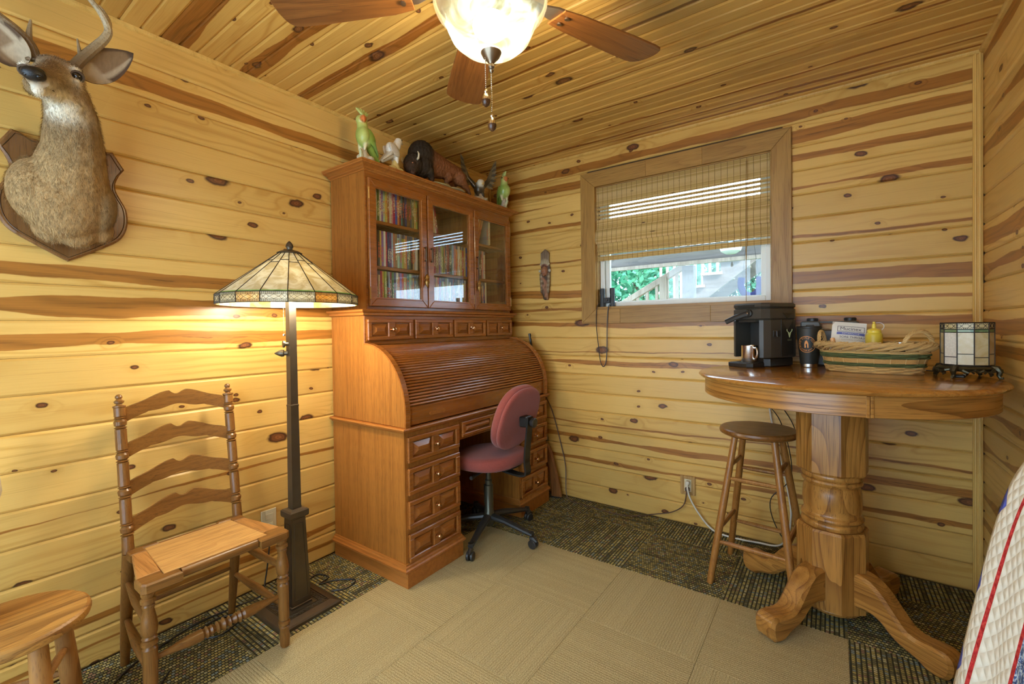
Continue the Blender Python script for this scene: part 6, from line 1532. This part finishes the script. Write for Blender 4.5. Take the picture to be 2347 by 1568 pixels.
# bison
BI = vcol('bison_coat', .75, 95, 1.0, .15, var=.6, vscale=80)
bs = thing('bison_figurine', 'dark shaggy bison sculpture with lowered head on top of the hutch', 'figurine', (.300, -.886, HT), math.radians(-3)); bs.scale = (.95, .87, .98)
B1, B2, B3 = (.030, .020, .012), (.20, .075, .028), (.055, .028, .015)
blob('bison_body', [('e', (0, -.150, .150), (.080, .098, .100), B1), ('e', (0, -.165, .100), (.082, .085, .078), B1), ('e', (.015, -.235, .085), (.062, .062, .066), B1), ('e', (.032, -.262, .058), (.044, .044, .046), B3), ('l', (.045, -.265, .050), (.060, -.285, .018), .032, .020, B1), ('e', (.066, -.290, .014), (.016, .016, .012), (.10, .045, .03)), ('l', (.03, -.25, .03), (.03, -.25, .008), .018, .007, B1),
    ('l', (0, -.09, .145), (0, .06, .128), .074, .060, B2), ('l', (0, .06, .128), (0, .165, .118), .060, .056, B2), ('e', (0, -.02, .095), (.052, .10, .036), B2),
    ('l', (.040, -.130, .07), (.046, -.105, .03), .036, .018, B1), ('l', (.046, -.105, .03), (.046, -.112, .006), .016, .013, B3), ('l', (-.040, -.150, .07), (-.046, -.140, .03), .036, .018, B1), ('l', (-.046, -.140, .03), (-.046, -.148, .006), .016, .013, B3),
    ('l', (.036, .060, .075), (.040, .035, .040), .026, .016, B2), ('l', (.040, .035, .040), (.042, .045, .006), .014, .011, B3),
    ('l', (.030, .170, .090), (.040, .215, .055), .048, .024, B2), ('l', (.040, .215, .055), (.044, .245, .030), .021, .014, B2), ('l', (.044, .245, .030), (.046, .258, .005), .013, .012, B3),
    ('l', (-.030, .160, .090), (-.040, .185, .045), .046, .022, B2), ('l', (-.040, .185, .045), (-.042, .200, .006), .016, .012, B3), ('l', (0, .215, .115), (.012, .240, .070), .009, .007, B3)], .0048, BI, bs, 3, noise=.0028, nscale=180, floor=0.0)
HORN = plain('horn_ivory', (.55, .45, .28), .35)
for s_ in (-1, 1):
    MB().tube(catmull([(.025+s_*.045, -.250, .098), (.025+s_*.068, -.262, .100), (.025+s_*.078, -.268, .118), (.025+s_*.070, -.270, .134)], 4), [.0070]*5+[.0055]*4+[.004, .003, .002, .001], 8).build('horn', HORN, bs)
    MB().ell((.030+s_*.036, -.285, .072), .0045, 8, 6).build('eye', plain('bison_eye', (.30, .10, .04), .3) if s_ < 0 else bpy.data.materials['bison_eye'], bs)
blob('scenic_base', [('e', (.03, -.02, .006), (.05, .10, .010), (.34, .27, .12)), ('e', (.05, .02, .010), (.02, .03, .014), (.30, .27, .10)), ('e', (.04, .12, .005), (.045, .09, .008), (.30, .24, .12))], .004, CER, bs, 2, floor=0.0)
# eagle
ea = thing('eagle_figurine', 'dark bald eagle sculpture with raised wings on top of the hutch', 'figurine', (.300, -.500, HT), math.radians(-24))
ea.scale = (1.12, 1.12, 1.12)
E1, E2, EW = (.045, .032, .018), (.13, .095, .045), (.72, .66, .52)
blob('perch', [('l', (0, 0, 0), (0, 0, .04), .040, .022, ROCK), ('e', (.02, -.025, .014), (.022, .022, .013), ROCK), ('e', (.015, .028, .012), (.022, .02, .014), (.42, .40, .30)), ('l', (.0, -.05, .022), (.01, .05, .026), .006, .005, (.50, .42, .18))], .0035, CER, ea, 2, noise=.002, nscale=160, floor=0.0)
blob('bird_body', [('e', (.0, 0, .080), (.030, .034, .045), E1), ('e', (.022, 0, .108), (.022, .024, .024), EW), ('e', (.034, 0, .104), (.014, .013, .013), EW), ('l', (.046, 0, .100), (.056, 0, .090), .006, .002, (.60, .40, .06)), ('l', (.012, .016, .05), (.020, .018, .028), .012, .007, E1), ('l', (.012, -.016, .05), (.020, -.018, .028), .012, .007, E1), ('l', (-.02, 0, .05), (-.04, 0, .01), .020, .012, EW)], .003, CER, ea, 3, floor=0.0)
EFM = plain('eagle_feather', (.05, .036, .020), .5, var=.5, vscale=60); EFL = plain('eagle_feather_tip', (.15, .11, .05), .5, var=.4, vscale=60)
for s_ in (-1, 1):
    blob('wing', [('l', (-.005, s_*.022, .090), (-.012, s_*.070, .140), .017, .014, E1), ('l', (-.012, s_*.070, .140), (-.010, s_*.100, .225), .014, .006, E2)], .003, CER, ea, 2, floor=0.0)
    for k in range(11):
        t = k/10; p0 = Vector((-.008, s_*lerp(.045, .098, t), lerp(.110, .215, t))); d = Vector((.10, s_*lerp(-.16, .06, t)*.9, lerp(.35, 1.0, t))).normalized(); L = lerp(.050, .060, t) if k < 10 else .055
        d2 = Vector((.15, s_*lerp(.9, .35, t), lerp(-.35, .9, t))).normalized(); tip = p0+d2*lerp(.055, .060, t); sd = d2.cross(Vector((1, 0, 0))).normalized()*.009; n_ = d2.cross(sd).normalized()*.0015
        mid = p0.lerp(tip, .6); v = [p0+sd*.7+n_, p0-sd*.7+n_, mid-sd+n_, tip+n_, mid+sd+n_]; v += [q-n_*2 for q in v]
        f = [(0, 1, 2, 3, 4), (9, 8, 7, 6, 5)]+[(i, 5+i, 5+(i+1) % 5, (i+1) % 5) for i in range(5)]
        MB().add(v, f).build('feather', EFM if k % 2 else EFL, ea)
# ------------------------------------------------------------------ carved wall ornament
cv = thing_w('wall_carving', 'carved wooden face with feather headdress hanging on the plank wall beside the window', 'carving', (.522, 0, 1.43))
CV = vcol('carved_wood', .5, 90, .5, .35, (1, 1, .25), .35, 110)
K1, K2, K3, K4 = (.06, .032, .015), (.30, .15, .07), (.34, .15, .075), (.42, .34, .20)
cX = .522; pr_ = [('e', (cX, -.010, 1.62), (.042, .010, .18), K1)]
for k in range(7):
    a = (k-3)/3; pr_.append(('l', (cX+.026*a, -.016, 1.700), (cX+.030*a, -.015, 1.800-.022*abs(a)), .009, .0075, (.16, .10, .055) if k % 2 else (.24, .17, .10)))
for k in range(9):
    a = math.radians(20+17.5*k); pr_.append(('l', (cX+.024*math.cos(a), -.026, 1.675+.022*math.sin(a)), (cX+.040*math.cos(a), -.020, 1.680+.050*math.sin(a)), .0055, .006, K4 if k % 2 else (.50, .42, .27)))
for k in range(9):
    a = math.radians(20+17.5*k); pr_.append(('e', (cX+.026*math.cos(a), -.030, 1.668+.024*math.sin(a)), .0055, (.20, .05, .03)))
pr_ += [('e', (cX, -.026, 1.645), (.024, .024, .036), K3), ('l', (cX, -.050, 1.655), (cX, -.056, 1.640), .0045, .0065, K3), ('e', (cX-.010, -.044, 1.660), (.009, .006, .004), K2), ('e', (cX+.010, -.044, 1.660), (.009, .006, .004), K2), ('e', (cX, -.046, 1.626), (.010, .006, .003), (.20, .07, .04)), ('e', (cX, -.040, 1.614), (.010, .009, .008), K3), ('e', (cX-.014, -.038, 1.640), (.009, .009, .010), K3), ('e', (cX+.014, -.038, 1.640), (.009, .009, .010), K3)]
for s_ in (-1, 1):
    pr_ += [('e', (cX+s_*.042, -.022, 1.648), (.011, .009, .011), (.50, .45, .34))]
    for k in range(9): pr_.append(('e', (cX+s_*(.034-.001*k), -.022, 1.620-.016*k), (.012, .010, .011), (.34, .27, .17) if k % 2 else (.20, .13, .07)))
for k in range(8): pr_.append(('l', (cX-.020+.012*(k % 4), -.022, 1.595-.014*k), (cX+.012-.010*(k % 3), -.024, 1.555-.014*k), .008, .006, K2 if k % 2 else (.36, .17, .10)))
pr_ += [('l', (cX-.014, -.016, 1.50), (cX-.008, -.014, 1.445), .018, .010, K1), ('l', (cX+.012, -.016, 1.50), (cX+.016, -.014, 1.440), .016, .009, K2), ('e', (cX, -.010, 1.445), (.022, .010, .012), K1)]
blob('carved_face', pr_, .0030, CV, cv, 1, lam=.4, soft=.6)
# ------------------------------------------------------------------ outside the window
WOODG = wood('weathered_timber', (.30, .27, .24), (.16, .145, .13), 'x', .8, 16, .4, .4)
WOODP = wood('pale_deck_timber', (.52, .42, .33), (.36, .28, .21), 'z', .8, 16, .4, .4)
gr = struct(MB().box(-14, 16, .14, 26, -.15, -.02).build('ground', plain('lawn_green', (.06, .13, .03), .95, var=.4, vscale=3)))
dk = thing_w('deck', 'weathered timber deck frame with a post seen through the window', 'deck', (.85, 2.7, -.02))
MB().box(-3.5, 5.0, 2.55, 2.70, 1.945, 2.15).build('beam', WOODG, dk)
MB().box(-3.5, 5.0, 2.50, 2.545, 1.925, 1.965).build('beam_ledger', WOODP, dk)
for k in range(12): MB().box(-3.5+.72*k, -3.46+.72*k, 1.85, 2.55, 2.155, 2.30).build('joist', WOODG, dk)
for k in range(7): MB().box(-3.6, 5.1, 1.85+.142*k, 1.985+.142*k, 2.305, 2.335).build('deck_board', WOODG, dk)
MB().box(.786, .916, 2.72, 2.85, -.02, 1.943).build('post', WOODG, dk)
MB().box(-3.3, -3.17, 2.72, 2.85, -.02, 1.943).build('post', WOODG, dk)
rl = thing_w('stair_railing', 'pale timber stair railing with balusters beside the deck post', 'railing', (.27, 3.0, -.02))
def zr(x): return 1.532+(x+.15)*.5455
MB().prism([(-1.6, zr(-1.6)), (.76, zr(.76)), (.76, zr(.76)-.085), (-1.6, zr(-1.6)-.085)], 2.97, 3.05, 'y', .005).build('top_rail', WOODP, rl)
for k in range(17):
    x = -1.4+.128*k; MB().box(x-.017, x+.017, 2.99, 3.025, max(-.02, zr(x)-1.0), zr(x)-.04).build('baluster', WOODP, rl)
MB().prism([(-1.1, zr(-1.1)-.95), (.76, zr(.76)-.95), (.76, zr(.76)-1.03), (-1.1, zr(-1.1)-1.03)], 2.97, 3.05, 'y', .005).build('bottom_rail', WOODP, rl)
MB().box(.44, .53, 2.955, 3.06, -.02, zr(.48)-.02).build('newel', WOODP, rl); MB().box(-1.5, -1.41, 2.955, 3.06, -.02, zr(-1.45)+.1).build('newel', WOODP, rl)
sr = thing_w('stair', 'weathered outdoor timber stair rising beyond the deck post', 'stairs', (1.2, 3.3, -.02))
pts = []
for k in range(-11, 7): x = .917+.206*k; z = 1.705+.150*k; pts += [(x, z), (x, z+.150)]
low = [(pts[-1][0]+.2, pts[-1][1]-.12), (pts[0][0]+.25, -.02), (pts[0][0], -.02)]
for y0 in (3.20, 4.10): MB().prism(pts+low, y0, y0+.045, 'y').build('stringer', WOODG, sr)
for k in range(-11, 7): x = .917+.206*k; z = 1.705+.150*k; MB().box(x-.02, x+.23, 3.17, 4.17, z+.1505, z+.185).build('tread', WOODP, sr)
for k in range(-4, 7):
    for q_ in range(2): x = .90+.206*k+.10*q_; MB().box(x-.016, x+.016, 4.20, 4.235, 1.75+.15*k, 2.75+.15*k).build('baluster', WOODP, sr)
dm = thing_w('porch_light', 'white dome light under the deck beams', 'light', (1.44, 2.0, 2.155))
MB().lathe([(0, 1.925), (.05, 1.93), (.09, 1.955), (.10, 1.985), (.095, 2.0)], (1.44, 2.0, 0), 24).build('dome', plain('white_dome', (.8, .8, .78), .4), dm); MB().lathe([(.02, 2.0), (.095, 2.0), (.095, 2.02), (.02, 2.03), (.02, 2.155)], (1.44, 2.0, 0), 20).build('fitting', plain('dome_fitting', (.3, .3, .3), .5), dm)
hs = thing_w('horseshoe_ornament', 'dark blue horseshoe ornament hanging outside the window', 'ornament', (1.626, 1.87, 1.68))
hp = [(1.590, 1.655), (1.583, 1.60), (1.590, 1.545), (1.612, 1.502), (1.660, 1.480), (1.710, 1.498), (1.735, 1.540), (1.742, 1.60), (1.735, 1.655)]
HB2 = plain('dark_blue_iron', (.012, .018, .07), .7, 0.0, .2)
MB().tube([(p[0]-.036, 1.87, p[1]+.020) for p in catmull([(x, z, 0) for x, z in hp], 5)], .030, 8, flat=.45, up0=(0, 1, 0)).build('horseshoe', HB2, hs)
MB().tube([(1.560, 1.87, 1.67), (1.626, 1.87, 2.30), (1.694, 1.87, 1.67)], .003, 5).build('hanging_wire', BLKM, hs)
# trees
def leafmat(name, c1, c2):
    m, t = nt(name); g = G(t); co = g.n('ShaderNodeTexCoord').outputs['Object']; nz = g.noise(co, 3.0, 2); w = g.n('ShaderNodeNewGeometry').outputs['Random Per Island']
    c = g.mix(w, c1, c2); d = g.bsdf(c, .55, 0, .3); tb = g.n('ShaderNodeBsdfTranslucent', {'Color': c}).outputs[0]
    g.out(g.n('ShaderNodeMixShader', {0: .4, 1: d, 2: tb}).outputs[0]); return m
LEAF = [leafmat('leaf_green', (.03, .15, .08), (.11, .40, .22)), leafmat('leaf_dark', (.025, .11, .07), (.08, .28, .17))]
BARK = plain('bark', (.07, .055, .04), .95, var=.4, vscale=20, bump=.6)
rt = random.Random(4)
def tree(label, x, y, h, r, n, k):
    t_ = thing_w('leafy_tree', label, 'tree', (x, y, -.02), 'trees beyond the deck')
    MB().tube([(x, y, -.05), (x+.1, y, h*.4), (x, y+.1, h*.8)], [.16, .11, .05], 8).build('trunk', BARK, t_)
    v = []; f = []
    for i in range(n):
        u = rt.gauss(0, 1), rt.gauss(0, 1), rt.gauss(0, 1); L = math.sqrt(sum(q*q for q in u)); rr_ = (.72+.28*rt.random())*(1+.22*math.sin(u[0]*5)*math.cos(u[2]*4))
        c = Vector((x+u[0]/L*r*rr_, y+u[1]/L*r*rr_, h*.58+u[2]/L*h*.52*rr_))
        if c.z < .05: continue
        a = Vector((rt.uniform(-1, 1), rt.uniform(-1, 1), rt.uniform(-1, 1))).normalized(); b_ = a.orthogonal().normalized(); s_ = rt.uniform(.05, .10)
        o = len(v); v += [c+a*s_, c+b_*s_*.55, c-a*s_, c-b_*s_*.55]; f.append((o, o+1, o+2, o+3))
    MB().add(v, f).build('crown', LEAF[k], t_)
for i, (x, y, h, r, n, k, lab) in enumerate(((-1.2, 6.5, 2.7, 1.7, 9000, 0, 'rounded bright green tree beyond the stair railing'), (.6, 9.9, 3.0, 1.5, 7000, 1, 'dark green tree behind the deck post'), (3.2, 7.4, 2.7, 1.4, 6000, 0, 'leafy tree beyond the upper outdoor stair'), (-5.0, 8.9, 3.2, 1.8, 7000, 1, 'tall dark tree past the end of the railing'))): tree(lab, x, y, h, r, n, k)
